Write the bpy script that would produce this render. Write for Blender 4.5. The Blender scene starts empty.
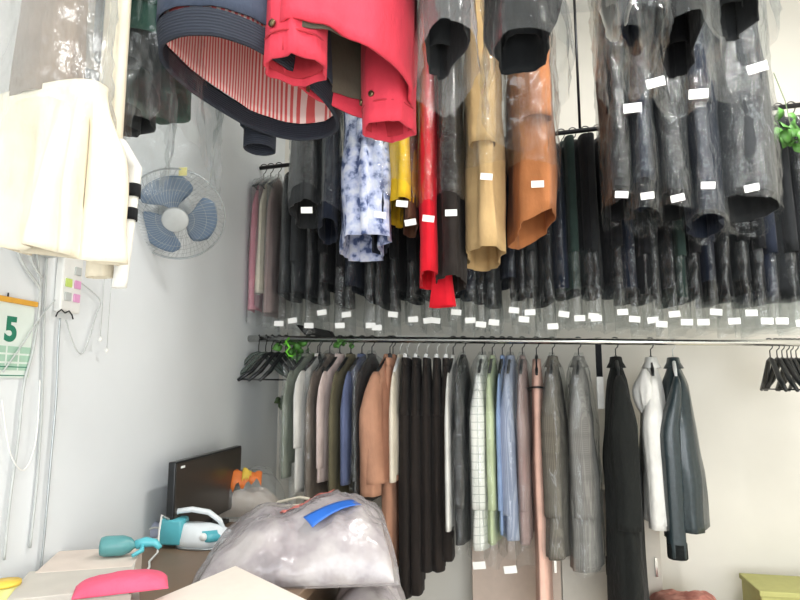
import bpy, math, random
from mathutils import Vector, Matrix, noise
R = math.radians
SC = bpy.context.scene
COL = SC.collection

# ------------------------------------------------------------------ camera
CAM = Vector((0, 0, 1.5)); FPX = 600.0
cd = bpy.data.cameras.new('camera'); cam = bpy.data.objects.new('camera', cd); COL.objects.link(cam)
cam.location = CAM; cam.rotation_euler = (R(90 + 8.0), 0, R(7.6))
cd.lens = 27; cd.sensor_width = 36; cd.clip_start = .02
SC.camera = cam
RM = cam.rotation_euler.to_matrix()
def ray(px, py): return RM @ Vector(((px - 400) / FPX, (300 - py) / FPX, -1))
def atY(px, py, Y): d = ray(px, py); return CAM + d * (Y / d.y)
def atX(px, py, X): d = ray(px, py); return CAM + d * (X / d.x)
def atZ(px, py, Z): d = ray(px, py); return CAM + d * ((Z - CAM.z) / d.z)

# ------------------------------------------------------------------ materials
def lin(c):
    return tuple(((v / 255) / 12.92 if v / 255 <= .04045 else ((v / 255 + .055) / 1.055) ** 2.4) for v in c) + (1,)
class NT:
    def __init__(s, name):
        s.m = bpy.data.materials.new(name); s.m.use_nodes = True; s.t = s.m.node_tree
        s.b = s.t.nodes['Principled BSDF']; s.out = s.t.nodes['Material Output']
    def n(s, ty, **k):
        x = s.t.nodes.new(ty)
        for a, v in k.items(): setattr(x, a, v)
        return x
    def l(s, a, b): s.t.links.new(a, b)
    def coord(s, scale=(1, 1, 1), rot=(0, 0, 0), kind='Object'):
        c = s.n('ShaderNodeTexCoord'); mp = s.n('ShaderNodeMapping')
        mp.inputs['Scale'].default_value = scale; mp.inputs['Rotation'].default_value = rot
        s.l(c.outputs[kind], mp.inputs['Vector']); return mp.outputs['Vector']
    def noise(s, vec, scale, detail=3):
        x = s.n('ShaderNodeTexNoise'); x.inputs['Scale'].default_value = scale; x.inputs['Detail'].default_value = detail
        s.l(vec, x.inputs['Vector']); return x.outputs['Fac']
    def ramp(s, fac, stops, interp='LINEAR'):
        r = s.n('ShaderNodeValToRGB'); r.color_ramp.interpolation = interp
        e = r.color_ramp.elements
        while len(e) < len(stops): e.new(.5)
        for i, (p, c) in enumerate(stops): e[i].position = p; e[i].color = c
        s.l(fac, r.inputs['Fac']); return r.outputs['Color']
    def mix(s, fac, a, b, mode='MIX'):
        x = s.n('ShaderNodeMix'); x.data_type = 'RGBA'; x.blend_type = mode
        if isinstance(fac, (int, float)): x.inputs[0].default_value = fac
        else: s.l(fac, x.inputs[0])
        for v, i in ((a, 6), (b, 7)):
            if isinstance(v, tuple): x.inputs[i].default_value = v
            else: s.l(v, x.inputs[i])
        return x.outputs[2]
    def bump(s, h, strength=.3, dist=.01):
        x = s.n('ShaderNodeBump'); x.inputs['Strength'].default_value = strength; x.inputs['Distance'].default_value = dist
        s.l(h, x.inputs['Height']); s.l(x.outputs['Normal'], s.b.inputs['Normal']); return x.outputs['Normal']
    def wave(s, vec, scale, direction='X', dist=0):
        x = s.n('ShaderNodeTexWave'); x.bands_direction = direction
        x.inputs['Scale'].default_value = scale; x.inputs['Distortion'].default_value = dist
        s.l(vec, x.inputs['Vector']); return x.outputs['Fac']

def plain(name, rgb, rough=.6, metal=0, var=.06, bump=0, scale=30):
    k = NT(name); v = k.coord(); f = k.noise(v, scale)
    c = lin(rgb); d = tuple(max(0, x * (1 - var * 2)) for x in c[:3]) + (1,)
    k.l(k.ramp(f, [(.3, d), (.7, c)]), k.b.inputs['Base Color'])
    k.b.inputs['Roughness'].default_value = rough; k.b.inputs['Metallic'].default_value = metal
    if bump: k.bump(f, bump, .005)
    return k.m
def cloth(name, rgb, rough=.9, weave=700, bump=.25):
    k = NT(name); v = k.coord()
    f = k.noise(v, 9, 4); c = lin(rgb); d = tuple(x * .82 for x in c[:3]) + (1,)
    k.l(k.ramp(f, [(.35, d), (.65, c)]), k.b.inputs['Base Color'])
    k.b.inputs['Roughness'].default_value = rough
    k.b.inputs['Sheen Weight'].default_value = .04; k.b.inputs['Specular IOR Level'].default_value = .25
    g = k.noise(k.coord((1, 1, .5)), 16, 5); k.bump(g, bump * 2.2, .02)
    return k.m
def plaid(name, base, dark, light, sc=1.0, rough=.9, checks=True):
    k = NT(name); v = k.coord()
    sep = k.n('ShaderNodeSeparateXYZ'); k.l(v, sep.inputs[0])
    def band(sock, per, lo, hi):
        m = k.n('ShaderNodeMath', operation='MULTIPLY'); k.l(sock, m.inputs[0]); m.inputs[1].default_value = 1 / per
        f = k.n('ShaderNodeMath', operation='FRACT'); k.l(m.outputs[0], f.inputs[0])
        return k.ramp(f.outputs[0], [(0, (0, 0, 0, 1)), (lo, (1, 1, 1, 1)), (hi, (0, 0, 0, 1))], 'CONSTANT')
    add = k.n('ShaderNodeMath', operation='ADD'); k.l(sep.outputs['X'], add.inputs[0]); k.l(sep.outputs['Y'], add.inputs[1])
    h1 = band(sep.outputs['Z'], .09 * sc, .1, .35); h2 = band(add.outputs[0], .09 * sc, .1, .35)
    f1 = band(sep.outputs['Z'], .009 * sc, .5, .95); f2 = band(add.outputs[0], .009 * sc, .5, .95)
    c = k.mix(.28, lin(base), lin(light)) if not checks else lin(base)
    c = k.mix(k.mix(.5, (0, 0, 0, 1), f1), c, lin(dark)); c = k.mix(k.mix(.5, (0, 0, 0, 1), f2), c, lin(light))
    c = k.mix(k.mix(.22, (0, 0, 0, 1), h1), c, lin(dark)); c = k.mix(k.mix(.3, (0, 0, 0, 1), h2), c, lin(dark))
    k.l(c, k.b.inputs['Base Color']); k.b.inputs['Roughness'].default_value = rough
    k.bump(k.noise(k.coord((1, 1, .35)), 45, 4), .25, .006)
    return k.m
def stripes(name, a, b, per, axis='X', duty=.5, rough=.8):
    k = NT(name); v = k.coord(); sep = k.n('ShaderNodeSeparateXYZ'); k.l(v, sep.inputs[0])
    if axis == 'XY':
        add = k.n('ShaderNodeMath', operation='ADD'); k.l(sep.outputs['X'], add.inputs[0]); k.l(sep.outputs['Y'], add.inputs[1]); src = add.outputs[0]
    else: src = sep.outputs[axis]
    m = k.n('ShaderNodeMath', operation='MULTIPLY'); k.l(src, m.inputs[0]); m.inputs[1].default_value = 1 / per
    f = k.n('ShaderNodeMath', operation='FRACT'); k.l(m.outputs[0], f.inputs[0])
    k.l(k.ramp(f.outputs[0], [(0, lin(a)), (duty, lin(b))], 'CONSTANT'), k.b.inputs['Base Color'])
    k.b.inputs['Roughness'].default_value = rough
    k.bump(k.noise(k.coord((1, 1, .4)), 40, 4), .25, .006)
    return k.m
def window_check(name, base, line, per=.035):
    k = NT(name); v = k.coord(); sep = k.n('ShaderNodeSeparateXYZ'); k.l(v, sep.inputs[0])
    c = lin(base)
    for ax in ('Z', 'X', 'Y'):
        m = k.n('ShaderNodeMath', operation='MULTIPLY'); k.l(sep.outputs[ax], m.inputs[0]); m.inputs[1].default_value = 1 / per
        f = k.n('ShaderNodeMath', operation='FRACT'); k.l(m.outputs[0], f.inputs[0])
        c = k.mix(k.ramp(f.outputs[0], [(0, (1, 1, 1, 1)), (.07, (0, 0, 0, 1))], 'CONSTANT'), c, lin(line))
    k.l(c, k.b.inputs['Base Color']); k.b.inputs['Roughness'].default_value = .85
    k.bump(k.noise(k.coord((1, 1, .4)), 40, 4), .25, .006)
    return k.m
def blotch(name, a, b, c3, scale=16, rough=.7):
    k = NT(name); v = k.coord(); f = k.noise(v, scale, 5)
    k.l(k.ramp(f, [(.38, lin(a)), (.48, lin(b)), (.62, lin(c3))]), k.b.inputs['Base Color'])
    k.b.inputs['Roughness'].default_value = rough; k.bump(k.noise(k.coord(), 14, 3), .5, .02)
    return k.m
def knit(name, rgb):
    k = NT(name); w = k.wave(k.coord(), 55, 'Z', .5); c = lin(rgb)
    k.b.inputs['Base Color'].default_value = c; k.b.inputs['Roughness'].default_value = .9
    k.b.inputs['Specular IOR Level'].default_value = .25
    k.l(k.ramp(w, [(0, tuple(x * .7 for x in c[:3]) + (1,)), (1, c)]), k.b.inputs['Base Color'])
    k.bump(w, .4, .004); return k.m
def film(name, tint=(235, 240, 242), milk=.12, gloss=.16, rough=.12, scale=20, bstr=.8):
    k = NT(name); t = k.t
    tr = k.n('ShaderNodeBsdfTransparent'); tr.inputs[0].default_value = (.97, .98, .98, 1)
    df = k.n('ShaderNodeBsdfDiffuse'); df.inputs[0].default_value = lin(tint)
    tl = k.n('ShaderNodeBsdfTranslucent'); tl.inputs[0].default_value = lin(tint)
    gl = k.n('ShaderNodeBsdfGlossy'); gl.inputs['Roughness'].default_value = rough
    v = k.coord((1, 1, .6)); h = k.noise(v, scale, 6)
    b = k.n('ShaderNodeBump'); b.inputs['Strength'].default_value = bstr; b.inputs['Distance'].default_value = .02
    k.l(h, b.inputs['Height'])
    for s in (gl,): k.l(b.outputs['Normal'], s.inputs['Normal'])
    lw = k.n('ShaderNodeLayerWeight'); lw.inputs['Blend'].default_value = .25
    m0 = k.n('ShaderNodeMixShader'); m0.inputs[0].default_value = .5; k.l(df.outputs[0], m0.inputs[1]); k.l(tl.outputs[0], m0.inputs[2])
    mr = k.n('ShaderNodeMath', operation='MULTIPLY_ADD'); k.l(lw.outputs['Facing'], mr.inputs[0]); mr.inputs[1].default_value = milk * 1.4; mr.inputs[2].default_value = milk * .6
    m1 = k.n('ShaderNodeMixShader'); k.l(mr.outputs[0], m1.inputs[0]); k.l(tr.outputs[0], m1.inputs[1]); k.l(m0.outputs[0], m1.inputs[2])
    mg = k.n('ShaderNodeMath', operation='MULTIPLY_ADD'); k.l(lw.outputs['Facing'], mg.inputs[0]); mg.inputs[1].default_value = gloss * 2; mg.inputs[2].default_value = gloss * .4
    m2 = k.n('ShaderNodeMixShader'); k.l(mg.outputs[0], m2.inputs[0]); k.l(m1.outputs[0], m2.inputs[1]); k.l(gl.outputs[0], m2.inputs[2])
    k.l(m2.outputs[0], k.out.inputs['Surface'])
    t.nodes.remove(k.b)
    return k.m

M = {}
M['wall'] = plain('wall_paint_cool', (226, 230, 232), .8, var=.02, bump=.05, scale=4)
M['wall_back'] = plain('wall_paint_warm', (226, 222, 212), .8, var=.02, bump=.05, scale=4)
M['ceil'] = plain('ceiling_paint', (235, 235, 232), .9, var=.02)
M['floor'] = plain('floor_tile', (205, 198, 188), .5, var=.06, scale=3)
M['chrome'] = plain('polished_steel', (215, 215, 212), .18, 1, .02)
M['darkmetal'] = plain('dark_metal', (52, 52, 54), .4, .8)
M['blackplastic'] = plain('black_plastic', (30, 32, 34), .35, 0, .05)
M['greyplastic'] = plain('grey_green_plastic', (74, 84, 78), .45)
M['whiteplastic'] = plain('white_plastic', (232, 232, 228), .4, 0, .02)
M['clearwire'] = plain('white_wire', (205, 205, 200), .35, .2)
M['label'] = plain('paper_label', (246, 246, 242), .7, 0, .02)
M['bag'] = film('clear_film', milk=.05, gloss=.10, rough=.1)
M['bag_dark'] = film('clear_film_crisp', milk=.028, gloss=.15, rough=.09, scale=30, bstr=1)
M['bag_milky'] = film('cloudy_film', (226, 230, 230), milk=.20, gloss=.10, rough=.2)
M['bag_near'] = film('thin_crinkled_film', (236, 242, 245), milk=.04, gloss=.11, rough=.08, scale=12, bstr=1)
M['bag_thick'] = film('thick_storage_film', (214, 208, 210), milk=.3, gloss=.12, rough=.2, scale=9)
M['black'] = cloth('black_cloth', (24, 25, 28)); M['black2'] = cloth('black_wool', (34, 36, 38))
M['blackbrown'] = cloth('black_trouser_cloth', (44, 38, 35)); M['navy'] = cloth('navy_cloth', (30, 36, 50))
M['charcoal'] = cloth('charcoal_cloth', (56, 58, 60)); M['darkgreen'] = cloth('dark_green_cloth', (42, 58, 54)); M['bottlegreen'] = cloth('bottle_green_cloth', (54, 92, 78))
M['cardigan'] = cloth('black_knit', (28, 30, 28), bump=.5)
M['white'] = cloth('white_cloth', (232, 230, 224)); M['cream'] = cloth('cream_cloth', (240, 230, 210))
M['palecream'] = cloth('ivory_cloth', (222, 212, 190), .8)
M['olive'] = cloth('olive_cloth', (110, 104, 82)); M['taupe'] = cloth('taupe_cloth', (124, 112, 102))
M['greygreen'] = cloth('grey_green_cloth', (140, 146, 132)); M['pinkwhite'] = cloth('pale_pink_cloth', (226, 206, 200))
M['blue'] = cloth('dusty_blue_cloth', (106, 116, 150)); M['salmon'] = cloth('salmon_cloth', (204, 152, 124))
M['peach'] = cloth('peach_cloth', (238, 194, 176)); M['green'] = cloth('pale_green_cloth', (200, 212, 168))
M['mauve'] = cloth('mauve_grey_cloth', (158, 134, 130)); M['pink'] = cloth('rose_cloth', (214, 140, 156))
M['red'] = cloth('coral_red_cloth', (214, 62, 80), .75); M['brightred'] = cloth('bright_red_cloth', (228, 24, 44), .8)
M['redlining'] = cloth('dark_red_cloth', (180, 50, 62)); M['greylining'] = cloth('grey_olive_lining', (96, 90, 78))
M['khaki'] = cloth('khaki_cloth', (198, 166, 118)); M['tan'] = cloth('rust_tan_cloth', (176, 112, 68))
M['yellow'] = cloth('yellow_cloth', (240, 196, 44)); M['brown'] = cloth('brown_cloth', (104, 72, 54))
M['ochre'] = cloth('ochre_cloth', (206, 164, 118)); M['skyblue'] = cloth('light_blue_cloth', (142, 164, 200))
M['navyjacket'] = cloth('slate_navy_cloth', (62, 70, 86)); M['rib'] = knit('slate_rib', (50, 54, 64))
M['plaid_brown'] = plaid('brown_grey_plaid', (100, 94, 84), (78, 73, 66), (124, 118, 106))
M['plaid_grey'] = plaid('grey_plaid', (118, 116, 112), (92, 90, 87), (144, 142, 136))
M['check'] = window_check('white_window_check', (230, 230, 222), (170, 174, 166))
M['bluestripe'] = stripes('blue_grey_stripe', (132, 142, 166), (160, 168, 188), .008, 'XY')
M['lining'] = stripes('red_white_striped_lining', (214, 96, 96), (240, 214, 210), .0105, 'X', .5)
M['floral'] = blotch('blue_white_floral', (70, 86, 132), (176, 186, 220), (214, 218, 234), 26)
M['leather'] = plain('black_leather', (44, 56, 60), .3, 0, .15, .25, 60)
M['leathertrim'] = knit('black_rib', (22, 26, 26))
M['desk'] = plain('brown_laminate', (128, 106, 86), .45, 0, .08, scale=5)
M['table'] = plain('off_white_laminate', (238, 228, 216), .5, 0, .02)
M['cabinet'] = plain('beige_laminate', (214, 194, 178), .5, 0, .03)
M['cabinet_edge'] = plain('pale_grey_laminate', (206, 200, 188), .5, 0, .02)
M['screen'] = plain('dark_screen', (60, 54, 48), .3, 0, .03)
M['teal'] = plain('teal_plastic', (92, 184, 196), .3, 0, .04); M['ironwhite'] = plain('white_gloss_plastic', (232, 238, 240), .25, 0, .02)
M['tealdark'] = plain('dull_teal_plastic', (90, 150, 152), .35)
M['steelplate'] = plain('brushed_soleplate', (170, 176, 178), .3, .9)
M['paper'] = plain('stacked_paper', (226, 212, 200), .8, 0, .05, .1, 12); M['paper2'] = plain('grey_paper', (204, 198, 188), .8, 0, .05, .1, 12)
M['hotpink'] = cloth('pink_cloth', (232, 96, 126)); M['lilac'] = cloth('lilac_grey_cloth', (196, 200, 220))
M['yellowcup'] = plain('yellow_green_plastic', (214, 210, 130), .4); M['orange'] = plain('orange_print', (240, 130, 60), .5)
M['yellowprint'] = plain('yellow_print', (244, 206, 80), .5); M['blueprint'] = plain('blue_print', (46, 110, 206), .5)
M['redprint'] = plain('faded_red_print', (206, 120, 112), .6)
M['packed'] = blotch('packed_white_clothes', (150, 140, 144), (184, 174, 176), (206, 198, 196), 9)
M['fanblade'] = plain('blue_grey_blade', (112, 132, 156), .3); M['fanbody'] = plain('fan_grey', (196, 200, 200), .4)
M['fanhub'] = plain('pale_blue_hub', (146, 176, 208), .3); M['fanwire'] = plain('fan_wire', (176, 182, 184), .3, .5)
M['calgreen'] = plain('calendar_green', (40, 128, 100), .7); M['calpaper'] = plain('calendar_paper', (222, 232, 224), .8, 0, .02)
M['calorange'] = plain('calendar_orange', (228, 170, 64), .6); M['calpale'] = plain('calendar_pale_green', (170, 206, 184), .7)
M['leaf'] = plain('leaf_green', (92, 150, 66), .5, 0, .2); M['leafdark'] = plain('leaf_dull_green', (92, 112, 72), .6, 0, .2)
M['ribbon'] = plain('lime_ribbon', (122, 222, 60), .5); M['cable'] = plain('grey_white_cable', (192, 196, 194), .5)
M['olivebox'] = plain('olive_board', (178, 176, 110), .7, 0, .04); M['redbox'] = blotch('faded_red_pattern', (170, 104, 92), (196, 130, 116), (206, 146, 130), 14)
M['green_btn'] = plain('lime_button', (200, 222, 120), .5); M['pink_btn'] = plain('pink_button', (228, 164, 206), .5)
M['brass'] = plain('aged_brass', (110, 96, 70), .35, .8); M['yellowtag'] = plain('yellow_tag_paper', (240, 232, 160), .7)
gk = NT('window_glass'); gk.b.inputs['Transmission Weight'].default_value = 1; gk.b.inputs['Roughness'].default_value = 0; gk.b.inputs['IOR'].default_value = 1.02
M['glass'] = gk.m
tk = NT('tube_light_glow'); tk.b.inputs['Emission Color'].default_value = (1, 1, 1, 1); tk.b.inputs['Emission Strength'].default_value = 14; M['tube'] = tk.m

# ------------------------------------------------------------------ mesh helpers
class MB:
    def __init__(s): s.v = []; s.f = []
    def add(s, vs, fs):
        o = len(s.v); s.v += [Vector(x) for x in vs]; s.f += [tuple(i + o for i in f) for f in fs]; return s
    def box(s, c, d, rot=None):
        cx, cy, cz = c; x, y, z = d[0] / 2, d[1] / 2, d[2] / 2
        vs = [Vector((a, b, e)) for a in (-x, x) for b in (-y, y) for e in (-z, z)]
        if rot is not None: vs = [rot @ v for v in vs]
        vs = [v + Vector(c) for v in vs]
        return s.add(vs, [(0, 1, 3, 2), (4, 6, 7, 5), (0, 4, 5, 1), (2, 3, 7, 6), (0, 2, 6, 4), (1, 5, 7, 3)])
    def tube(s, pts, r, n=8, closed=False, caps=True):
        pts = [Vector(p) for p in pts]; m = len(pts); rings = []
        up = Vector((0.13, .21, .97))
        for i, p in enumerate(pts):
            a = pts[(i - 1) % m] if (closed or i > 0) else p; b = pts[(i + 1) % m] if (closed or i < m - 1) else p
            t = (b - a).normalized(); x = t.cross(up)
            if x.length < .05: x = t.cross(Vector((1, 0, 0)))
            x.normalize(); y = t.cross(x); rr = r[i] if isinstance(r, (list, tuple)) else r
            rings.append([p + x * math.cos(2 * math.pi * j / n) * rr + y * math.sin(2 * math.pi * j / n) * rr for j in range(n)])
        s.loft(rings, caps and not closed, loop=closed); return s
    def loft(s, rings, caps=False, loop=False, open_u=False, top=False):
        n = len(rings[0]); vs = [v for r in rings for v in r]; fs = []; m = len(rings)
        for i in range(m if loop else m - 1):
            for j in range(n - 1 if open_u else n):
                a = i * n + j; b = i * n + (j + 1) % n; c = ((i + 1) % m) * n + (j + 1) % n; d = ((i + 1) % m) * n + j
                fs.append((a, b, c, d))
        if top: fs += [tuple(range(n - 1, -1, -1))]
        if caps: fs += [tuple(range(n - 1, -1, -1)), tuple((m - 1) * n + j for j in range(n))]
        return s.add(vs, fs)
    def lathe(s, prof, n=24, M4=None):
        rings = [[Vector((r * math.cos(2 * math.pi * j / n), r * math.sin(2 * math.pi * j / n), z)) for j in range(n)] for r, z in prof]
        if M4 is not None: rings = [[M4 @ v for v in r] for r in rings]
        return s.loft(rings, True)
    def mesh(s, name, mat, smooth=True):
        me = bpy.data.meshes.new(name); me.from_pydata([tuple(v) for v in s.v], [], s.f); me.validate(); me.update()
        me.materials.append(mat)
        if smooth: me.polygons.foreach_set('use_smooth', [True] * len(me.polygons))
        return me
    def build(s, name, mat, parent=None, smooth=True, solid=0, bevel=0):
        return link(name, s.mesh(name, mat, smooth), parent, solid, bevel)
def link(name, me, parent=None, solid=0, bevel=0):
    o = bpy.data.objects.new(name, me); COL.objects.link(o)
    if parent: o.parent = parent
    if solid: m = o.modifiers.new('thickness', 'SOLIDIFY'); m.thickness = solid; m.offset = 0
    if bevel: m = o.modifiers.new('soft_edges', 'BEVEL'); m.width = bevel; m.segments = 2; m.limit_method = 'ANGLE'
    return o
def tag(o, label, cat, group=None, kind=None):
    o['label'] = label; o['category'] = cat
    if group: o['group'] = group
    if kind: o['kind'] = kind
    return o
def thing(name, loc, rz, label, cat, group=None):
    o = bpy.data.objects.new(name, None); COL.objects.link(o); o.empty_display_size = .05
    o.location = loc; o.rotation_euler = (0, 0, rz); return tag(o, label, cat, group)
def struct(name, mb, mat, smooth=False):
    o = mb.build(name, mat, None, smooth); o['kind'] = 'structure'; return o

# ------------------------------------------------------------------ room
XL, XR, YB, YF, ZC = -1.2, 2.9, 3.5, -2.6, 3.75
struct('floor', MB().box(((XL + XR) / 2, (YB + YF) / 2, -.05), (XR - XL + .4, YB - YF + .4, .1)), M['floor'])
struct('ceiling', MB().box(((XL + XR) / 2, (YB + YF) / 2, ZC + .05), (XR - XL + .4, YB - YF + .4, .1)), M['ceil'])
struct('wall_left', MB().box((XL - .05, (YB + YF) / 2, ZC / 2), (.1, YB - YF, ZC)), M['wall'])
struct('wall_right', MB().box((XR + .05, (YB + YF) / 2, ZC / 2), (.1, YB - YF, ZC)), M['wall_back'])
struct('wall_back', MB().box(((XL + XR) / 2, YB + .05, ZC / 2), (XR - XL + .2, .1, ZC)), M['wall_back'])
wf = MB(); W0, W1, Z0, Z1 = -.7, 2.4, .3, 2.9
wf.box(((XL - .1 + W0) / 2, YF - .05, ZC / 2), (W0 - XL + .1, .1, ZC)); wf.box(((W1 + XR + .1) / 2, YF - .05, ZC / 2), (XR + .1 - W1, .1, ZC))
wf.box(((W0 + W1) / 2, YF - .05, Z0 / 2), (W1 - W0, .1, Z0)); wf.box(((W0 + W1) / 2, YF - .05, (Z1 + ZC) / 2), (W1 - W0, .1, ZC - Z1))
struct('wall_front', wf, M['wall'])
wn = MB()
for x in (W0 + .02, (W0 + W1) / 2, W1 - .02): wn.box((x, YF - .05, (Z0 + Z1) / 2), (.04, .06, Z1 - Z0))
for z in (Z0 + .02, Z1 - .02): wn.box(((W0 + W1) / 2, YF - .05, z), (W1 - W0, .06, .04))
wfr = struct('window_1', wn, M['whiteplastic'])
MB().box(((W0 + W1) / 2, YF - .05, (Z0 + Z1) / 2), (W1 - W0 - .06, .006, Z1 - Z0 - .06)).build('pane', M['glass'], wfr, False)
bb = MB().box((XL + .006, (YB + YF) / 2, .05), (.012, YB - YF, .1)); struct('baseboard_left', bb, M['whiteplastic'])

# ------------------------------------------------------------------ rails
def rail(name, a, b, r, mat, label, supports):
    t = thing(name, (a + b) / 2, 0, label, 'rail'); c = (a + b) / 2
    MB().tube([a - c, b - c], r, 16).build('pipe', mat, t)
    for s in supports(a, b):
        MB().tube([p - c for p in s], .007, 8).build('support_rod', M['darkmetal'], t)
    return t
def up_rods(a, b):
    for f in (.12, .5, .88):
        p = a.lerp(b, f); yield [p + Vector((0, .02, .0)), Vector((p.x, p.y + .02, ZC))]
def wall_rods(a, b):
    for f in (.02, .97):
        p = a.lerp(b, f); yield [p + Vector((0, .01, 0)), Vector((p.x, YB, p.z))]
R1Y = 3.0
p0 = atY(238, 338.5, R1Y); p1 = atY(800, 343, R1Y); dd = (p1 - p0) / (p1.x - p0.x)
R1A = p0 + dd * (XL + .002 - p0.x); R1B = p0 + dd * (XR - .02 - p0.x)
rail('clothes_rail', R1A, R1B, .0165, M['chrome'], 'bright steel clothes rail with shirts and coats on it, lowest of the rails', wall_rods)
def r1(px):
    a = Vector((px, 0)); # invert along the rail
    lo, hi = R1A, R1B
    for _ in range(30):
        m = (lo + hi) / 2; q = RM.transposed() @ (m - CAM); x = 400 + FPX * q.x / -q.z
        if x < px: lo = m
        else: hi = m
    return (lo + hi) / 2
R2A = atY(262, 168, 3.08); R2B = atY(800, 105, 2.72); d2 = (R2B - R2A) / (R2B.x - R2A.x)
R2A = R2A + d2 * (XL + .002 - R2A.x); R2B = R2A + d2 * (2.2 - R2A.x)
def along(A, B, px):
    lo, hi = A, B
    for _ in range(30):
        m = (lo + hi) / 2; q = RM.transposed() @ (m - CAM); x = 400 + FPX * q.x / -q.z
        if x < px: lo = m
        else: hi = m
    return (lo + hi) / 2
rail('upper_clothes_rail', R2A, R2B, .011, M['darkmetal'], 'thin dark upper rail carrying the long row of black bagged clothes', up_rods)
R3A, R3B = Vector((XL + .002, 2.35, 3.22)), Vector((2.2, 2.2, 3.22))
rail('front_clothes_rail', R3A, R3B, .013, M['darkmetal'], 'high rail above the picture holding khaki, tan and red coats', up_rods)
R4A, R4B = Vector((XL + .002, 1.3, 2.98)), Vector((1.6, 1.25, 2.98))
rail('near_clothes_rail', R4A, R4B, .013, M['darkmetal'], 'nearest high rail above the picture holding the coral jacket', up_rods)

# ------------------------------------------------------------------ draped shapes (local x = shoulder line, +x towards the viewer)
def sm(t): t = max(0, min(1, t)); return t * t * (3 - 2 * t)
def drape(z0, z1, fa, fb, seed=0, amp=.008, n=44, m=26, cx=None, cy=None, hem=None, crinkle=0, exp=2.4, cfreq=14, nd=3.):
    rnd = random.Random(seed); ph = [rnd.uniform(0, 6.28) for _ in range(6)]; ks = [rnd.choice((4, 5, 6)), rnd.choice((8, 9, 10)), rnd.choice((13, 15, 17))]
    off = Vector((rnd.uniform(-50, 50),) * 3); rings = []
    for i in range(m + 1):
        u = i / m; r = []
        for j in range(n):
            th = 2 * math.pi * j / n; z = z0 + (z1 - z0) * u
            if hem: z += hem(th) * u
            a, b = fa(u), fb(u); c, s = math.cos(th), math.sin(th)
            x = a * math.copysign(abs(c) ** (2 / exp), c); y = b * math.copysign(abs(s) ** (2 / exp), s)
            nx, ny = c / max(a, .01), s / max(b, .01); L = math.hypot(nx, ny); nx /= L; ny /= L
            g = sm(u * 2.2) * amp * min(1, b / .05)
            dsp = g * (.5 * math.sin(ks[0] * th + ph[0] + u * .6) + .32 * math.sin(ks[1] * th + ph[1] - u) + .2 * math.sin(ks[2] * th + ph[2] + u * 1.3))
            p = Vector((x, y, z))
            if crinkle:
                q = Vector((p.x * cfreq, p.y * cfreq, p.z * cfreq * .4)) + off; q2 = Vector((p.x * cfreq * 2.4, p.y * cfreq * 2.4, p.z * cfreq * 1.7)) + off
                dsp += crinkle * (noise.noise(q) + .7 * (.5 - abs(noise.noise(q2))) - .2)
            else:
                q = Vector((p.x * 8, p.y * 8, p.z * nd)) + off; dsp += .9 * g * noise.noise(q) + .5 * g * noise.noise(q * 2.1)
            r.append(Vector((x + nx * dsp + (cx(u) if cx else 0), y + ny * dsp + (cy(u) if cy else 0), z)))
        rings.append(r)
    return rings
def body_fns(W, T, L, flare=1.1, z0=-.075, hs=.10):
    H = L + z0
    t0 = min(.018, T * .3)
    def fa(u):
        d = u * H; return .045 + (W / 2 - .045) * min(1, d / hs) ** .75 * (1 + (flare - 1) * .35 * u)
    def fb(u):
        d = u * H; return t0 + (T / 2 - t0) * (.35 * sm(d / .12) + .65 * min(1, d / .5) ** .8) * (1 + (flare - 1) * u)
    return fa, fb
def build_hanger(p, rz, label, mat, W=.40, clips=False, group=None, name='hanger', drop=1.0):
    t = thing(name, p, rz, label, 'hanger', group)
    build_hanger_parts(t, mat, W, clips, drop); return t
def build_hanger_parts(t, mat, W, clips, drop=1.0):
    hk = [Vector((0.0, -.0205 * math.cos(a), .0205 * math.sin(a) - .0005)) for a in [R(x) for x in range(-35, 186, 17)]]
    hk += [Vector((0, .010, -.026)), Vector((0, 0, -.036)), Vector((0, 0, -.072))]
    MB().tube(hk, .0026, 6).build('hook', M['darkmetal'] if mat is not M['whiteplastic'] else M['clearwire'], t)
    b = MB()
    k_ = drop
    if clips:
        b.tube([(-W / 2, 0, -.078), (W / 2, 0, -.078)], .005, 6); b.build('bar', mat, t)
        for s in (-1, 1):
            MB().box((s * (W / 2 - .03), 0, -.10), (.022, .018, .05)).build('clip', mat, t, False, bevel=.002)
    else:
        h = W / 2
        b.tube([(-h, 0, -.165 * k_), (-h * .6, 0, -.128 * k_), (-.03, 0, -.083), (0, 0, -.072), (.03, 0, -.083), (h * .6, 0, -.128 * k_), (h, 0, -.165 * k_)], [.006 * k_, .009 * k_, .008 * k_, .007, .008 * k_, .009 * k_, .006 * k_], 8)
        b.build('shoulder_bar', mat, t)
        MB().tube([(-h * .92, 0, -.162 * k_), (h * .92, 0, -.162 * k_)], .0035, 6).build('trouser_bar', mat, t)

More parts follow.
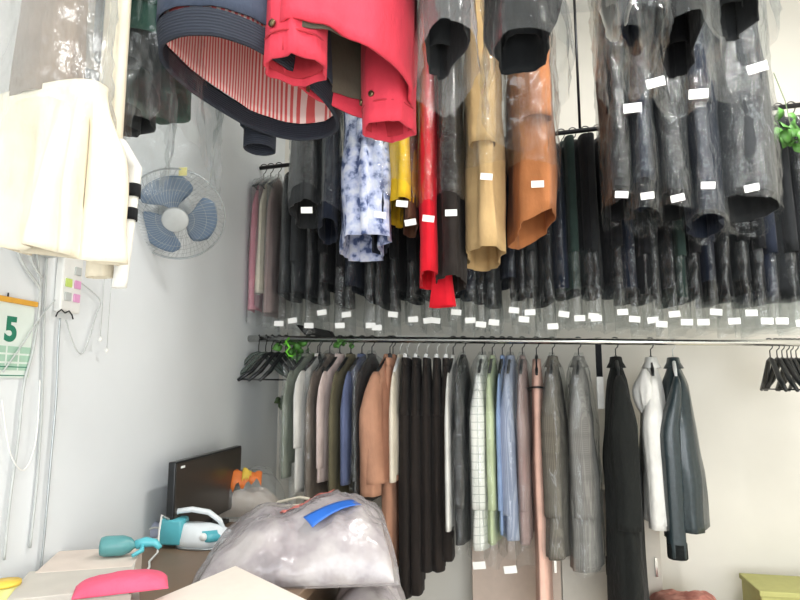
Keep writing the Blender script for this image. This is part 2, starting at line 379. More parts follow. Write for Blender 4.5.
def garment(kind, p, rz, W, T, L, mat, label, seed, sleeves=True, smat=None, flare=1.15, slen=.58, name=None, cat=None, group=None,
            collar=True, buttons=0, cuffmat=None, amp=.014, hem=None, srad=.05, hs=.16, ryf=.41, yoff=None):
    t = thing(name or kind, p, rz, label, cat or kind, group)
    fa, fb = body_fns(W, T, L, flare, z0=-.09, hs=hs)
    MB().loft(drape(-.09, -L, fa, fb, seed, amp, hem=hem)).build('body', mat, t, solid=.003)
    if sleeves:
        for s in (1, -1):
            cx = lambda u, s=s: s * (W / 2 - .05 + .028 * sm(u * 2.5))
            yo = (random.Random(seed).uniform(-.10, .10) if yoff is None else yoff) * T
            cy = lambda u, yo=yo: yo * sm(u * 3)
            ry = min(srad, T * ryf)
            fr = lambda u: srad * (1.05 - .28 * u) * (.25 + .75 * min(1, u * 6) ** .6); fr2 = lambda u: ry * (1 - .15 * u) * (.2 + .8 * min(1, u * 3) ** .7)
            zs = -.165; so = MB().loft(drape(zs, zs - slen, fr, fr2, seed + 7 + s, .006, n=28, m=24, cx=cx, cy=cy), top=True).build('sleeve', smat or mat, t, solid=.0025)
            if cuffmat:
                MB().loft(drape(zs - slen + .055, zs - slen - .006, lambda u: srad * .80, lambda u: ry * .88, seed, .002, n=24, m=4,
                                cx=lambda u: cx(1), cy=lambda u: cy(1))).build('cuff', cuffmat, so, solid=.002)
    if collar:
        rings = []; cyr = max(.010, min(.026, T * .22))
        for z, k in ((-.125, 1.7), (-.098, 1.15), (-.076, 1.0), (-.074, .9), (-.09, .86)):
            rings.append([Vector((.05 * k * math.cos(a), cyr * k * math.sin(a), z)) for a in [2 * math.pi * j / 20 for j in range(20)]])
        MB().loft(rings).build('collar', mat, t, solid=.002)
    if buttons:
        pb = MB(); H = L - .075
        rings = []
        for i in range(12):
            u = .08 + .88 * i / 11; y = -fb(u) - .006 * 1; rings.append([Vector((-.012, y, -.075 - H * u)), Vector((.012, y, -.075 - H * u))])
        pb.loft(rings, open_u=True).build('placket', mat, t, solid=.002)
        for i in range(buttons):
            u = .15 + .7 * i / buttons; q = Vector((0, -fb(u) - .009, -.075 - H * u))
            MB().lathe([(.001, 0), (.007, 0), (.007, .003), (.001, .003)], 12, Matrix.Translation(q) @ Matrix.Rotation(R(90), 4, 'X')).build('button', M['blackplastic'], t)
    return t
def trousers(p, rz, W, T, L, mat, label, seed, top=-.095, group=None):
    t = thing('trousers', p, rz, label, 'trousers', group); r = random.Random(seed)
    MB().loft(drape(top, top - .04, lambda u: W / 2, lambda u: T / 2 * .55, seed, .002, n=36, m=4)).build('waistband', mat, t, solid=.003)
    MB().loft(drape(top - .038, top - .27, lambda u: W / 2 * (1 + .08 * u), lambda u: T / 2 * (.55 + .4 * u), seed, .005, n=36, m=10)).build('hips', mat, t, solid=.003)
    for s in (1, -1):
        MB().loft(drape(top - .24, -L + r.uniform(-.02, .02), lambda u: W / 4 * (1.06 - .22 * u), lambda u: T / 2 * (.92 + .1 * u), seed + s, .006, n=28, m=20,
                        cx=lambda u, s=s: s * W / 4 * (1 - .1 * u), exp=2.1)).build('trouser_leg', mat, t, solid=.003)
    return t
def bag(t, W, T, L, mat, seed, tagat=None, crinkle=.012, group=None, m=40, n=56, flare=1.1, tagsize=.055, cfreq=14, hem=.03, name='garment_bag', hs=.09, z0=-.055, ty=0):
    t_parts(t, W, T, L, mat, seed, tagat, crinkle, m, n, flare, tagsize, cfreq, hem, hs, z0, ty); return t
def t_parts(t, W, T, L, mat, seed, tagat, crinkle, m=40, n=56, flare=1.1, tagsize=.055, cfreq=14, hem=.03, hs=.09, z0=-.055, ty=0):
    H = L + z0
    def fa(u): d = u * H; return .022 + (W / 2 - .022) * sm(d / hs) ** .8
    def fb(u): d = u * H; return .014 + (T / 2 - .014) * (.5 * sm(d / .09) + .5 * sm(d / .4)) * (1 + (flare - 1) * u)
    rr = random.Random(seed + 3); ph = rr.uniform(0, 6)
    hemf = lambda th: hem * (.6 * math.sin(th + ph) + .4 * math.sin(3 * th + ph * 2))
    MB().loft(drape(z0, -L, fa, fb, seed, .006, n=n, m=m, hem=hemf, crinkle=crinkle, cfreq=cfreq)).build('plastic_cover', mat, t)
    co = [c for c in t.children if c.name.startswith('plastic_cover')][-1]
    if tagat is not None:
        u = (tagat + z0) / H; u = max(0, min(1, u))
        x = fa(u) + crinkle * .9 + .004
        rot = Matrix.Rotation(R(rr.uniform(-10, 10)), 3, 'X')
        MB().box((x, ty, -tagat), (.0015, tagsize, tagsize * .56), rot).build('paper_tag', M['label'], co, False)

def clone(o, loc, rz, label, group=None):
    r = o.copy(); COL.objects.link(r); r.location = loc; r.rotation_euler = (0, 0, rz); r['label'] = label
    if group: r['group'] = group
    for ch in o.children:
        c = ch.copy(); COL.objects.link(c); c.parent = r
        for g in ch.children:
            d = g.copy(); COL.objects.link(d); d.parent = c
    return r
RZ = lambda phi: R(-90 + phi)
def hemL(px, py, p, near=.12):     # length below the rail so that the hem shows at row py
    return p.z - atY(px, py, p.y - near).z

# ------------------------------------------------------------------ lower rail garments
def low(px, wpx, hemy, kind, mat, phi, short, label, W=.42, dark=True, bagged=None, bagx=.10, hooks=1, **kw):
    """wpx: seen width in photo pixels."""
    p = r1(px) ; L = hemL(px, hemy, p); T = max(.03, wpx / 200 - abs(math.sin(R(phi)) + .07 * (px - 480) / 200) * W * .7)
    seed = int(px * 7); rz = RZ(phi)
    hm = M['blackplastic'] if dark else M['whiteplastic']
    g = dict(p=p, rz=rz, W=W, T=T, L=L, mat=mat, label=label, seed=seed)
    tg = kw.pop('tagat', None)
    if kind == 'trousers': t = trousers(**g)
    else: t = garment(kind, p, rz, W, T, L, mat, label, seed, **kw)
    build_hanger(p, rz, ('black' if dark else 'white') + ' hanger holding the ' + short + ' on the steel rail', hm, W=W * .74, clips=(kind == 'trousers'))
    if bagged:
        bag(t, W + .06, T + .035, L + bagx, M[bagged], seed + 1, tagat=tg, crinkle=.012)
    return t
low(308, 22, 462, 'jacket', M['greygreen'], -12, 'grey-green jacket', 'grey-green jacket on the steel rail, first one right of the hanger bundle', bagged='bag', slen=.5)
low(320, 20, 490, 'shirt', M['white'], -12, 'leftmost white shirt', 'leftmost white shirt on the steel rail, beside the grey-green jacket', slen=.36, srad=.06, W=.44)
low(330, 18, 505, 'jacket', M['taupe'], -12, 'taupe jacket', 'taupe jacket in a clear cover right of the leftmost white shirt', bagged='bag_dark', slen=.6)
low(340, 16, 480, 'blouse', M['pinkwhite'], -12, 'pale pink blouse', 'pale pink blouse squeezed between taupe and olive garments', slen=.45)
low(351, 21, 500, 'coat', M['olive'], -12, 'olive coat', 'olive coat hanging between the pale pink blouse and the dusty blue top', slen=.6)
low(362, 22, 474, 'jacket', M['blue'], -11, 'dusty blue jacket', 'dusty blue jacket hanging just left of the salmon coat', slen=.52)
low(372, 18, 505, 'jacket', M['charcoal'], -11, 'charcoal jacket', 'charcoal jacket in shiny cover behind the salmon coat', bagged='bag_dark', slen=.5)
low(393, 17, 572, 'trousers', M['salmon'], -4, 'salmon trousers', 'long narrow salmon trousers below and behind the salmon coat', W=.26)
low(390, 40, 480, 'coat', M['salmon'], -13, 'salmon coat', 'wide salmon pink coat flaring to its hem, right of the dusty blue jacket', slen=.56, srad=.07, flare=1.5, W=.46)
low(400, 12, 474, 'jacket', M['cream'], -3, 'cream jacket', 'narrow cream jacket with a buttoned cuff left of the black trousers', slen=.50, dark=False)
bt = ['first black trousers beside the cream jacket, leftmost of the five on clip hangers', 'second black trousers from the cream jacket on the steel rail',
      'middle pair of the five black trousers on the steel rail', 'fourth black trousers from the cream jacket on the steel rail', 'last of the five black trousers, beside the white shirt']
for i, (px, h) in enumerate(((407, 596), (417, 590), (427, 574), (437, 566), (446, 560))):
    low(px, 13, h, 'trousers', M['blackbrown'], 2, ['leftmost', 'second', 'middle', 'fourth', 'rightmost'][i] + ' black trousers', bt[i], W=.36, dark=False)
low(453, 10, 524, 'shirt', M['white'], -6, 'plain white shirt', 'plain white shirt between the black trousers and a shiny black bag', slen=.7)
low(463, 18, 540, 'jacket', M['black2'], -6, 'shiny bagged black jacket', 'black jacket in a shiny cover left of the white checked shirt', bagged='bag_dark', bagx=.03, slen=.6)
low(482, 25, 545, 'shirt', M['check'], -7, 'white checked shirt', 'white shirt with thin grey window checks in a clear cover', bagged='bag', bagx=.04, slen=.6, tagat=.99)
low(492, 17, 540, 'shirt', M['green'], -7, 'pale green shirt', 'pale green shirt tucked behind the white checked one', slen=.6, bagged='bag')
low(510, 25, 535, 'shirt', M['bluestripe'], -8, 'blue-grey striped shirt', 'blue-grey finely striped shirt in a crinkled clear cover', bagged='bag', bagx=.05, slen=.62, tagat=1.0)
low(502, 12, 530, 'shirt', M['skyblue'], -8, 'light blue shirt', 'light blue shirt showing at the left of the striped one', slen=.6)
low(522, 18, 540, 'shirt', M['mauve'], -8, 'mauve-grey shirt', 'mauve-grey shirt between the striped shirt and the peach dress', slen=.6, bagged='bag')
# peach dress with a thin dark belt
bel = low(536, 16, 640, 'dress', M['peach'], -6, 'peach dress', 'long peach pink dress with thin black belt reaching below the picture', W=.34, sleeves=False, collar=False)
MB().tube([(.2 * math.cos(a), .045 * math.sin(a), -.235 + .012 * math.cos(a)) for a in [2 * math.pi * j / 24 for j in range(24)]], .005, 6, True).build('belt', M['blackplastic'], bel)
low(552, 31, 554, 'coat', M['plaid_brown'], -11, 'brown-grey checked coat', 'brown-grey checked coat in a shiny cover beside the peach dress', bagged='bag', bagx=.01, slen=.62, buttons=4, srad=.058)
low(578, 34, 567, 'coat', M['plaid_grey'], -12, 'mid-grey checked coat', 'longer mid-grey checked coat in a shiny cover, second of the two checked coats', bagged='bag', bagx=.005, slen=.62, buttons=4, srad=.058)
low(615, 34, 640, 'cardigan', M['cardigan'], -9, 'long black cardigan', 'long plain black cardigan hanging down past the bottom of the picture', slen=.66, flare=1.3, W=.44, srad=.06, hs=.30)
wj = low(650, 32, 522, 'jacket', M['white'], -13, 'white jacket', 'white jacket with a loose hood between the cardigan and the leather jacket', slen=.66, amp=.016, W=.36, hs=.22)
pj = low(672, 44, 528, 'jacket', M['leather'], -14, 'black leather jacket', 'black leather jacket with ribbed cuffs, rightmost garment on the steel rail', slen=.76, cuffmat=M['leathertrim'], dark=False, W=.44, ryf=.27, yoff=-.24, srad=.062, hs=.28)
MB().loft(drape(-.13, -.34, lambda u: .03 + .05 * math.sin(math.pi * min(1, u * .98)) ** .7, lambda u: .010 + .03 * math.sin(math.pi * min(1, u * .98)) ** .8, 55, .02, n=36, m=16, cx=lambda u: .10, cy=lambda u: -.035), True).build('hood', M['white'], wj)
# narrow black and white strap hanging on the rail
ps = r1(598)
t = thing('strap', ps, RZ(15), 'narrow black and white strap hanging between grey checked coat and cardigan', 'strap')
MB().loft([[Vector((.004, -.014, z)), Vector((.004, .014, z)), Vector((-.004, .014, z)), Vector((-.004, -.014, z))] for z in (.018, -.03, -.10, -.17)], True).build('black_half', M['black'], t, False)
MB().loft([[Vector((.004, -.017, z)), Vector((.004, .017, z)), Vector((-.004, .017, z)), Vector((-.004, -.017, z))] for z in (-.17, -.22, -.27, -.32)], True).build('white_half', M['white'], t, False)

# ------------------------------------------------------------------ bundles of hangers
pos = ['nearest the left wall', 'second from the left wall', 'third from the left wall', 'fourth from the left wall', 'rightmost in that bundle']
for i, px in enumerate((259, 266, 272, 279, 286)):
    o = build_hanger(r1(px), R(-150 + i * 9), 'empty dark hanger in the left bundle, ' + pos[i], M['greyplastic' if i < 2 else 'blackplastic'], W=.36, drop=1.3)
    for c in o.children:
        if c.name.startswith('shoulder'): pass
o = build_hanger(r1(318), R(-60), 'empty black hanger between the left bundle and the grey-green jacket', M['blackplastic'], W=.34, drop=1.2)
pos = ['leftmost, standing slightly apart', 'second from the left', 'third from the left', 'fourth from the left', 'fifth from the left', 'sixth, near the picture edge', 'rightmost, cut by the picture edge']
for i, px in enumerate((769, 776, 781, 786, 790, 795, 800)):
    build_hanger(r1(px), R(-100 + (i * 37 % 11)), 'empty black hanger at the right end, ' + pos[i], M['blackplastic'], W=.40, drop=1.32)

# ------------------------------------------------------------------ upper rail: long row of black bagged clothes
DG = 'black bagged clothes on the upper rail'
protos = []
Lr = .86
mats = ['black', 'navy', 'black2', 'charcoal', 'darkgreen']
tagx = [(286, 'charcoal', 321), (302, 'charcoal', 318), (313, 'black', 323), (327, 'black', 310), (341, 'black', 323), (356, 'navy', 312), (371, 'black2', 323), (385, 'black', 325), (398, 'black', 312), (412, 'black', 317),
        (428, 'black2', 318), (441, 'black', 318), (453, 'black', 310), (466, 'navy', 318), (478, 'black', 322), (490, 'black2', 320), (503, 'navy', 308), (517, 'black', 317), (529, 'black2', 310), (541, 'black', 324),
        (553, 'navy', 312), (565, 'darkgreen', 316), (577, 'black', 314), (590, 'black2', 316), (603, 'black', 310), (616, 'navy', 317), (629, 'black', 318), (642, 'black2', 322), (655, 'black', 312), (668, 'darkgreen', 320),
        (682, 'black', 320), (696, 'navy', 310), (710, 'black', 319), (723, 'black2', 311), (737, 'black', 319), (750, 'navy', 319), (764, 'black2', 321), (778, 'black', 315), (792, 'black', 319), (806, 'black2', 319)]
ref = ['directly above the grey-green jacket', 'above the leftmost white shirt', 'between white and taupe shirts below', 'above the taupe jacket', 'above the pale pink blouse', 'above the dusty blue jacket', 'above the charcoal jacket',
       'above the salmon coat', 'above the cream jacket', 'behind the red dress', 'behind the bright red hem', 'above the fourth black trousers', 'above the plain white shirt', 'behind the khaki coat', 'above the white checked shirt',
       'above the pale green shirt', 'just right of the khaki hem', 'behind the tan coat', 'above the mauve-grey shirt', 'above the peach dress', 'above the brown-grey checked coat', 'just right of the tan coat', 'above the mid-grey checked coat',
       'above the right edge of the longer checked coat', 'above the black and white strap', 'above the long black cardigan', 'above the right shoulder of the cardigan', 'above the white jacket', 'left of the leather jacket hook', 'above the leather jacket',
       'just right of the leather jacket hook', 'second beyond the leather jacket hook', 'third beyond the leather jacket hook', 'left of the widest front bag', 'behind the widest front bag', 'just left of the right-end hangers',
       'above the leftmost of the right hangers', 'above the second of the right hangers', 'above the fourth of the right hangers', 'at the right picture edge']
hproto = None; vari = {}
for i, (px, mt, ty) in enumerate(tagx):
    p = along(R2A, R2B, 480 + (px - 480) * .955); rnd = random.Random(i * 11 + 2); rz = RZ(rnd.uniform(-6, 6)); key = (mt, i % 2)
    L = hemL(px, ty - 12 - 8 * rnd.random(), p, -.12)
    colr = {'black': 'black', 'navy': 'navy-black', 'black2': 'off-black', 'charcoal': 'charcoal', 'darkgreen': 'green-black'}[mt]
    kind = 'trousers' if rnd.random() < .35 else 'suit jacket'
    lab = f'{colr} {kind} on the upper rail, {ref[i]}'; lab = 'covered ' + lab if len(lab.split()) < 16 else lab
    T = .07
    t = thing('trousers' if kind == 'trousers' else 'jacket', p, rz, lab, 'trousers' if kind == 'trousers' else 'jacket', DG)
    kk = (kind, mt, i % 2)
    if kk not in vari:
        W = .38
        fa, fb = body_fns(W, T, 1, 1.25)
        a = MB().loft(drape(-.075, -1, fa, fb, i, .006, n=36, m=20)).mesh('garment_cloth', M[mt])
        s = MB().loft(drape(-.13, -.80, lambda u: .045 - .01 * u, lambda u: .02, i + 5, .004, n=18, m=12, cx=lambda u: .175 + .02 * u)).mesh('sleeve_cloth', M[mt]) if kind != 'trousers' else None
        vari[kk] = (a, s)
    a, s = vari[kk]
    o = link('body' if s else 'folded_legs', a, t, solid=.003); o.scale.z = L
    if s:
        o = link('sleeve', s, t, solid=.002); o.scale.z = L
        o = link('sleeve', s, t, solid=.002); o.scale = (-1, 1, L)
    hl = f'upper-rail hanger holding the {colr} {kind} {ref[i]}'
    if hproto is None: hproto = build_hanger(p, rz, hl, M['blackplastic'], W=.36, group='hangers on the upper rail')
    else: clone(hproto, p, rz, hl, 'hangers on the upper rail')
    bl = p.z - atY(px, ty + 3, p.y - .2).z
    bag(t, .42, .07, bl + .025, M['bag_dark'], 100 + i, tagat=bl, crinkle=.013, m=44, n=48, hem=.02, tagsize=.046, flare=1.25, ty=rnd.uniform(-.01, .01))
# pale bagged clothes at the left end of that rail
for px, mt, hy, lab, nm in ((264, 'pink', 315, 'rose pink dress in a cloudy cover, nearest the left wall', 'dress'), (271, 'cream', 300, 'ivory blouse in a cloudy cover between the pink dress and mauve skirt', 'blouse'), (279, 'mauve', 318, 'mauve-grey dress in a cloudy cover left of the black row', 'dress')):
    p = along(R2A, R2B, px); L = hemL(px, hy, p, -.1); rz = RZ(4)
    t = garment(nm, p, rz, .30, .045, L, M[mt], lab, px, sleeves=False, collar=False, flare=1.5, name=nm, cat=nm)
    clone(hproto, p, rz, 'black hanger on the upper rail holding the ' + lab.split(' in a ')[0], 'hangers on the upper rail')
    bag(t, .36, .06, L + .06, M['bag_milky'], px + 1, crinkle=.008, flare=1.4)
# black garment whose hem hangs lowest, touching the steel rail
t = thing('folded_cloth', atY(316, 331, 2.93), RZ(82), 'black folded cloth lying over the steel rail below the bagged row', 'cloth')
MB().loft([[Vector((x, -.05 + .035 * (u > .5) + (.02 if u in (0, 1) else 0), z)) for x, z in ((-.085, .03), (.0, .012), (.085, -.005))] + [Vector((x, .05, z)) for x, z in ((.085, -.03), (0, -.02), (-.085, -.012))] for u in (0, .33, .66, 1)], True).build('fold', M['black'], t, solid=.004)

# ------------------------------------------------------------------ front rail (coats whose tops are above the picture)
def front(px, wpx, hemy, mat, phi0, short, label, bagy=None, tagy=None, bagm='bag_dark', W=.42, A=None, B=None, near=-.12, nm='coat', crinkle=.012, bw=0, tagdx=0, cfreq=14, **kw):
    A = A or R3A; B = B or R3B
    p = along_px(A, B, px, hemy); L = p.z - atY(px, hemy, p.y - near).z
    kw['slen'] = min(kw.get('slen', .6), L - .165 - (.06 if A is R4A else .0))
    phi = -(px - 480) / 600 * 57.3 * .8 + phi0 * .3
    k = 600 / p.y; T = max(.04, wpx / k * .85); rz = RZ(phi)
    t = garment(nm, p, rz, W, T, L, mat, label, int(px), **kw)
    if bagy is not None:
        bl = p.z - atY(px, bagy, p.y - near).z
        tl = None if tagy is None else p.z - atY(px, tagy, p.y - .24).z
        bag(t, W + .06, T + .03 + bw, bl, M[bagm], int(px) + 1, tagat=tl, crinkle=crinkle, tagsize=.030 if A is R4A else .042, ty=tagdx, m=56, cfreq=cfreq)
    return p
def along_px(A, B, px, py):
    # a point on the rail straight above the place seen at (px, py)
    q = atY(px, py, (A.y + B.y) / 2 - .12); f = (q.x - A.x) / (B.x - A.x); return A.lerp(B, f)
front(294, 33, 224, M['charcoal'], 6, 'charcoal coat left of the navy one', 'charcoal coat in a shiny cover, leftmost of the coats hanging in front', 216, 211, slen=.62)
front(317, 20, 240, M['navy'], 5, 'navy coat', 'navy coat in a shiny cover between the charcoal coat and the flowered one', 232, None, slen=.6)
front(356, 50, 256, M['floral'], 8, 'blue and white flowered coat', 'blue and white flowered padded coat hanging beside the navy coat', 178, None, 'bag', slen=.66, amp=.03, W=.5)
front(373, 18, 250, M['navy'], 4, 'slate navy coat behind the yellow one', 'slate navy coat with a tag right of the flowered coat', 222, 216, slen=.5)
front(396, 30, 222, M['yellow'], 5, 'yellow coat', 'bright yellow coat in a clear cover below the coral jacket', 212, 205, slen=.5, bagm='bag')
front(406, 14, 236, M['brown'], 2, 'brown coat right of the yellow one', 'dark brown coat showing below and right of the yellow coat', 226, 219, slen=.5, W=.30)
front(425, 17, 286, M['brightred'], 3, 'bright red dress', 'bright red dress hanging from shiny cover left of the black coat', 226, 219, sleeves=False, collar=False, nm='dress', flare=1.35, W=.40)
front(449, 30, 290, M['blackbrown'], 4, 'long black coat right of the red dress', 'long brown-black coat hanging between the red dress and khaki coat', 224, 214, slen=.66, flare=1.1)
front(485, 40, 266, M['khaki'], 8, 'khaki coat', 'khaki coat with rolled open hem hanging next to the tan coat', 192, 180, 'bag', slen=.7, srad=.06, flare=1.0, buttons=3, W=.46)
front(537, 48, 238, M['tan'], 10, 'rust tan coat', 'rust tan coat with slanted open hem under a clear cover', 196, 188, 'bag_dark', slen=.62, srad=.06, flare=1.0, W=.46, crinkle=.02,
      hem=lambda th: .05 * math.sin(th))
# red folded hem under the black coat
pr = atY(441, 297, 2.2)
t = thing('dress', Vector((pr.x, 2.28, 3.22)), RZ(60), 'second bright red dress, its square hem peeping under the black coat', 'dress')
MB().loft(drape(-.1, -(3.22 - atY(441, 304, 2.2).z), lambda u: .02 + .035 * u ** 6, lambda u: .012 + .02 * u ** 6, 5, .004)).build('body', M['brightred'], t, solid=.003)
# black bagged coats on the right half
for i, (px, w, hy, by, ty, mt, lab) in enumerate(((626, 24, 215, 222, 196, 'black', 'first, left of all the right-hand front bags'), (652, 24, 205, 232, 197, 'navy', 'second, its cover end crumpled and shiny'),
        (684, 32, 214, 226, 199, 'black2', 'third, directly right of the crumpled one'), (718, 32, 232, 238, 186, 'navy', 'fourth, with a bright crease above its tag'), (762, 52, 215, 226, 188, 'charcoal', 'fifth and widest, at the right side'))):
    front(px, w, hy, M[mt], 5, 'dark front coat that is ' + lab, 'dark bagged coat hanging before the black row, ' + lab, by, ty, 'bag_dark', slen=.6, crinkle=.02, cfreq=11)

# ------------------------------------------------------------------ nearest rail
R4 = dict(A=R4A, B=R4B, near=-.14)
front(442, 50, 62, M['charcoal'], 14, 'charcoal coat right of the coral jacket', 'charcoal coat in cloudy cover at the top edge, right of the coral jacket', 105, None, 'bag_milky', nm='coat', slen=.72, W=.44, crinkle=.02, cfreq=9, **R4)
front(528, 74, 58, M['black2'], 6, 'dark hooded coat at the top edge', 'dark coat with a curved cuff hanging at the top centre', 126, None, 'bag_near', nm='coat', slen=.74, W=.42, crinkle=.03, cfreq=8, srad=.075, **R4)
front(634, 32, 30, M['white'], 6, 'small white top at the top edge', 'white top in a clear cover at the top edge right of centre', 108, 105, 'bag_near', nm='top', slen=.5, W=.36, crinkle=.02, **R4)
front(660, 34, 40, M['navy'], 6, 'navy coat next to the white top', 'navy coat in a crumpled cover right of the white top', 88, 84, 'bag_near', nm='coat', slen=.6, W=.40, crinkle=.02, **R4)
front(705, 40, 62, M['black'], 8, 'black coat at the top right', 'black coat at the top edge with a low white tag', 102, 97, 'bag_near', nm='coat', slen=.6, W=.42, crinkle=.02, **R4)
front(768, 48, 22, M['charcoal'], 8, 'charcoal coat in the top right corner', 'charcoal coat in the top right corner of the picture', 75, 69, 'bag_near', nm='coat', slen=.6, W=.42, crinkle=.02, **R4)

# navy jacket, seen from below into the striped lining
NJ = Vector((-.535, 1.36, 2.98)); hz = 2.15; na = atZ(176, 35, hz); nb = atZ(318, 140, hz); NJ.x = (na.x + nb.x) / 2; NJ.y = (na.y + nb.y) / 2; Lj = NJ.z - hz; rz = math.atan2(na.y - nb.y, na.x - nb.x)
JW = (na - nb).length / 2 / .253
t = thing('jacket', NJ, rz, 'slate navy jacket seen from below with red and white striped lining', 'jacket')
def fa(u): return .05 + (.255 * JW - .05) * sm(u * 6) ** .8
def fb(u): return .03 + (.105) * sm(u * 2.5)
MB().loft(drape(-.075, -Lj + .055, fa, fb, 11, .008)).build('body', M['navyjacket'], t, solid=.004)
MB().loft(drape(-Lj + .05, -Lj, lambda u: .253 * JW - .008 * u, lambda u: .134 - .006 * u, 11, .003, n=60, m=6)).build('ribbed_hem', M['rib'], t, solid=.008)
MB().loft(drape(-.25, -Lj + .045, lambda u: .08 + (.242 * JW - .08) * sm(u * 4), lambda u: .06 + .062 * sm(u * 2), 11, .006)).build('lining', M['lining'], t, solid=.002)
for s in (1, -1):
    if s == 1: continue
    so = MB().loft(drape(-.15, -.15 - .64, lambda u: .05, lambda u: .045, 20 + s, .006, n=28, m=18, cx=lambda u, s=s: s * .2 - .02, cy=lambda u: -.155 * sm(u * 2))).build('sleeve', M['navyjacket'], t, solid=.003)
    MB().loft(drape(-.78, -.85, lambda u: .042, lambda u: .038, 3, .002, n=28, m=5, cx=lambda u, s=s: s * .2 - .02, cy=lambda u: -.155)).build('cuff', M['rib'], so, solid=.004)
zy = .128
MB().tube([(.03, zy, -.2), (.03, zy + .012, -Lj + .02)], .004, 6).build('zip', M['darkmetal'], t)
zp = MB(); zp.box((.03, zy + .018, -Lj - .005), (.008, .004, .05)); zp.tube([(.03 + .006 * math.cos(a), zy + .018, -Lj + .025 + .008 * math.sin(a)) for a in [j * math.pi / 6 for j in range(12)]], .0018, 5, True)
zp.build('zip_pull', M['brass'], t, False)
bag(t, .56, .28, .66, M['bag_near'], 5, crinkle=.02, cfreq=10)

# coral jacket
CJ = Vector((-.285, 1.27, 2.98)); ca = atZ(293, 70, 2.125); cb = atZ(386, 132, 2.085); CJ.x = (ca.x + cb.x) / 2 + .005; CJ.y = (ca.y + cb.y) / 2; rz = math.atan2(ca.y - cb.y, ca.x - cb.x); cw2 = ((ca - cb).xy.length) / 2
t = thing('jacket', CJ, rz, 'coral red jacket with open cuffs and snap buttons hanging nearest the camera', 'jacket')
Lc = CJ.z - 2.165
fa = lambda u: .05 + (cw2 - .01) * sm(u * 6) ** .8; fb = lambda u: .03 + .085 * sm(u * 2.2)
MB().loft(drape(-.075, -Lc, fa, fb, 31, .010, n=60, m=30, hem=lambda th: -.03 * math.cos(th) * -1)).build('body', M['red'], t, solid=.006)
MB().loft(drape(-.3, -Lc + .02, lambda u: fa(1) - .012, lambda u: fb(1) - .012, 31, .008, n=60, m=12)).build('lining', M['greylining'], t, solid=.002)
for s, xx, yy, zc in ((1, cw2, -.0, 2.125), (-1, -cw2, .0, 2.085)):
    Ls = CJ.z - zc
    so = MB().loft(drape(-.15, -Ls, lambda u: .065 - .006 * u, lambda u: .062 - .006 * u, 40 + s, .008, n=32, m=22, cx=lambda u, xx=xx: xx, cy=lambda u, yy=yy: yy * sm(u * 1.6))).build('sleeve', M['red'], t, solid=.005)
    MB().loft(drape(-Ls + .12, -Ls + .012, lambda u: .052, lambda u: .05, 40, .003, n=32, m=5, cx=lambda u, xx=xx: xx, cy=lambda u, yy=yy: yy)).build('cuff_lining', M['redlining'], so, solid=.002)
    MB().tube([(xx + .062 * math.cos(a), yy + .06 * math.sin(a), -Ls + .05) for a in [2 * math.pi * j / 32 for j in range(32)]], .0022, 6, True).build('cuff_seam', M['redlining'], so)
    for a in (R(-40), R(5)):
        q = Vector((xx + .064 * math.cos(a), yy + .062 * math.sin(a), -Ls + .068))
        MB().lathe([(.001, -.002), (.008, -.002), (.008, .003), (.005, .005), (.001, .005)], 14, Matrix.Translation(q) @ Matrix.Rotation(a, 4, 'Z') @ Matrix.Rotation(R(90), 4, 'Y')).build('snap_button', M['brass'], so)
# hem tab with buckle
MB().box((-.05, -fb(1) - .008, -Lc + .05), (.016, .004, .05)).build('hem_tab', M['brass'], t, False, bevel=.001)
q = Vector((-.085, -fb(1) - .006, -Lc + .05)); MB().lathe([(.001, -.002), (.008, -.002), (.008, .003), (.001, .004)], 14, Matrix.Translation(q) @ Matrix.Rotation(R(90), 4, 'X')).build('snap_button', M['brass'], t)

# dark green coat in crinkled cover, top left
g0 = atY(152, 80, 1.3); G = Vector((g0.x, 1.3, 2.98))
t = garment('coat', G, RZ(20), .46, .16, G.z - 2.235, M['bottlegreen'], 'dark green coat in a crinkled cover at the top left', 77, slen=.52, srad=.06)
bag(t, .54, .26, G.z - 2.03, M['bag_near'], 78, crinkle=.035, cfreq=8, m=60, n=80, flare=1.3)
g0 = atY(62, 30, 1.3); G2 = Vector((max(g0.x, -.86), 1.3, 2.98))
t = garment('coat', G2, RZ(30), .44, .13, G2.z - 2.2, M['charcoal'], 'charcoal coat at the top left, left of the dark green coat', 79, slen=.62)
bag(t, .52, .2, G2.z - 2.05, M['bag_near'], 80, crinkle=.03, cfreq=8, m=60, n=70)
g0 = atY(8, 30, 1.3); G3 = Vector((max(g0.x, -.95), 1.3, 2.98))
t = garment('coat', G3, RZ(38), .42, .10, G3.z - 2.18, M['ochre'], 'ochre coat in the top left corner, left of the charcoal coat', 83, slen=.56)
bag(t, .48, .15, G3.z - 2.08, M['bag_near'], 84, crinkle=.03, cfreq=8, m=50, n=60)
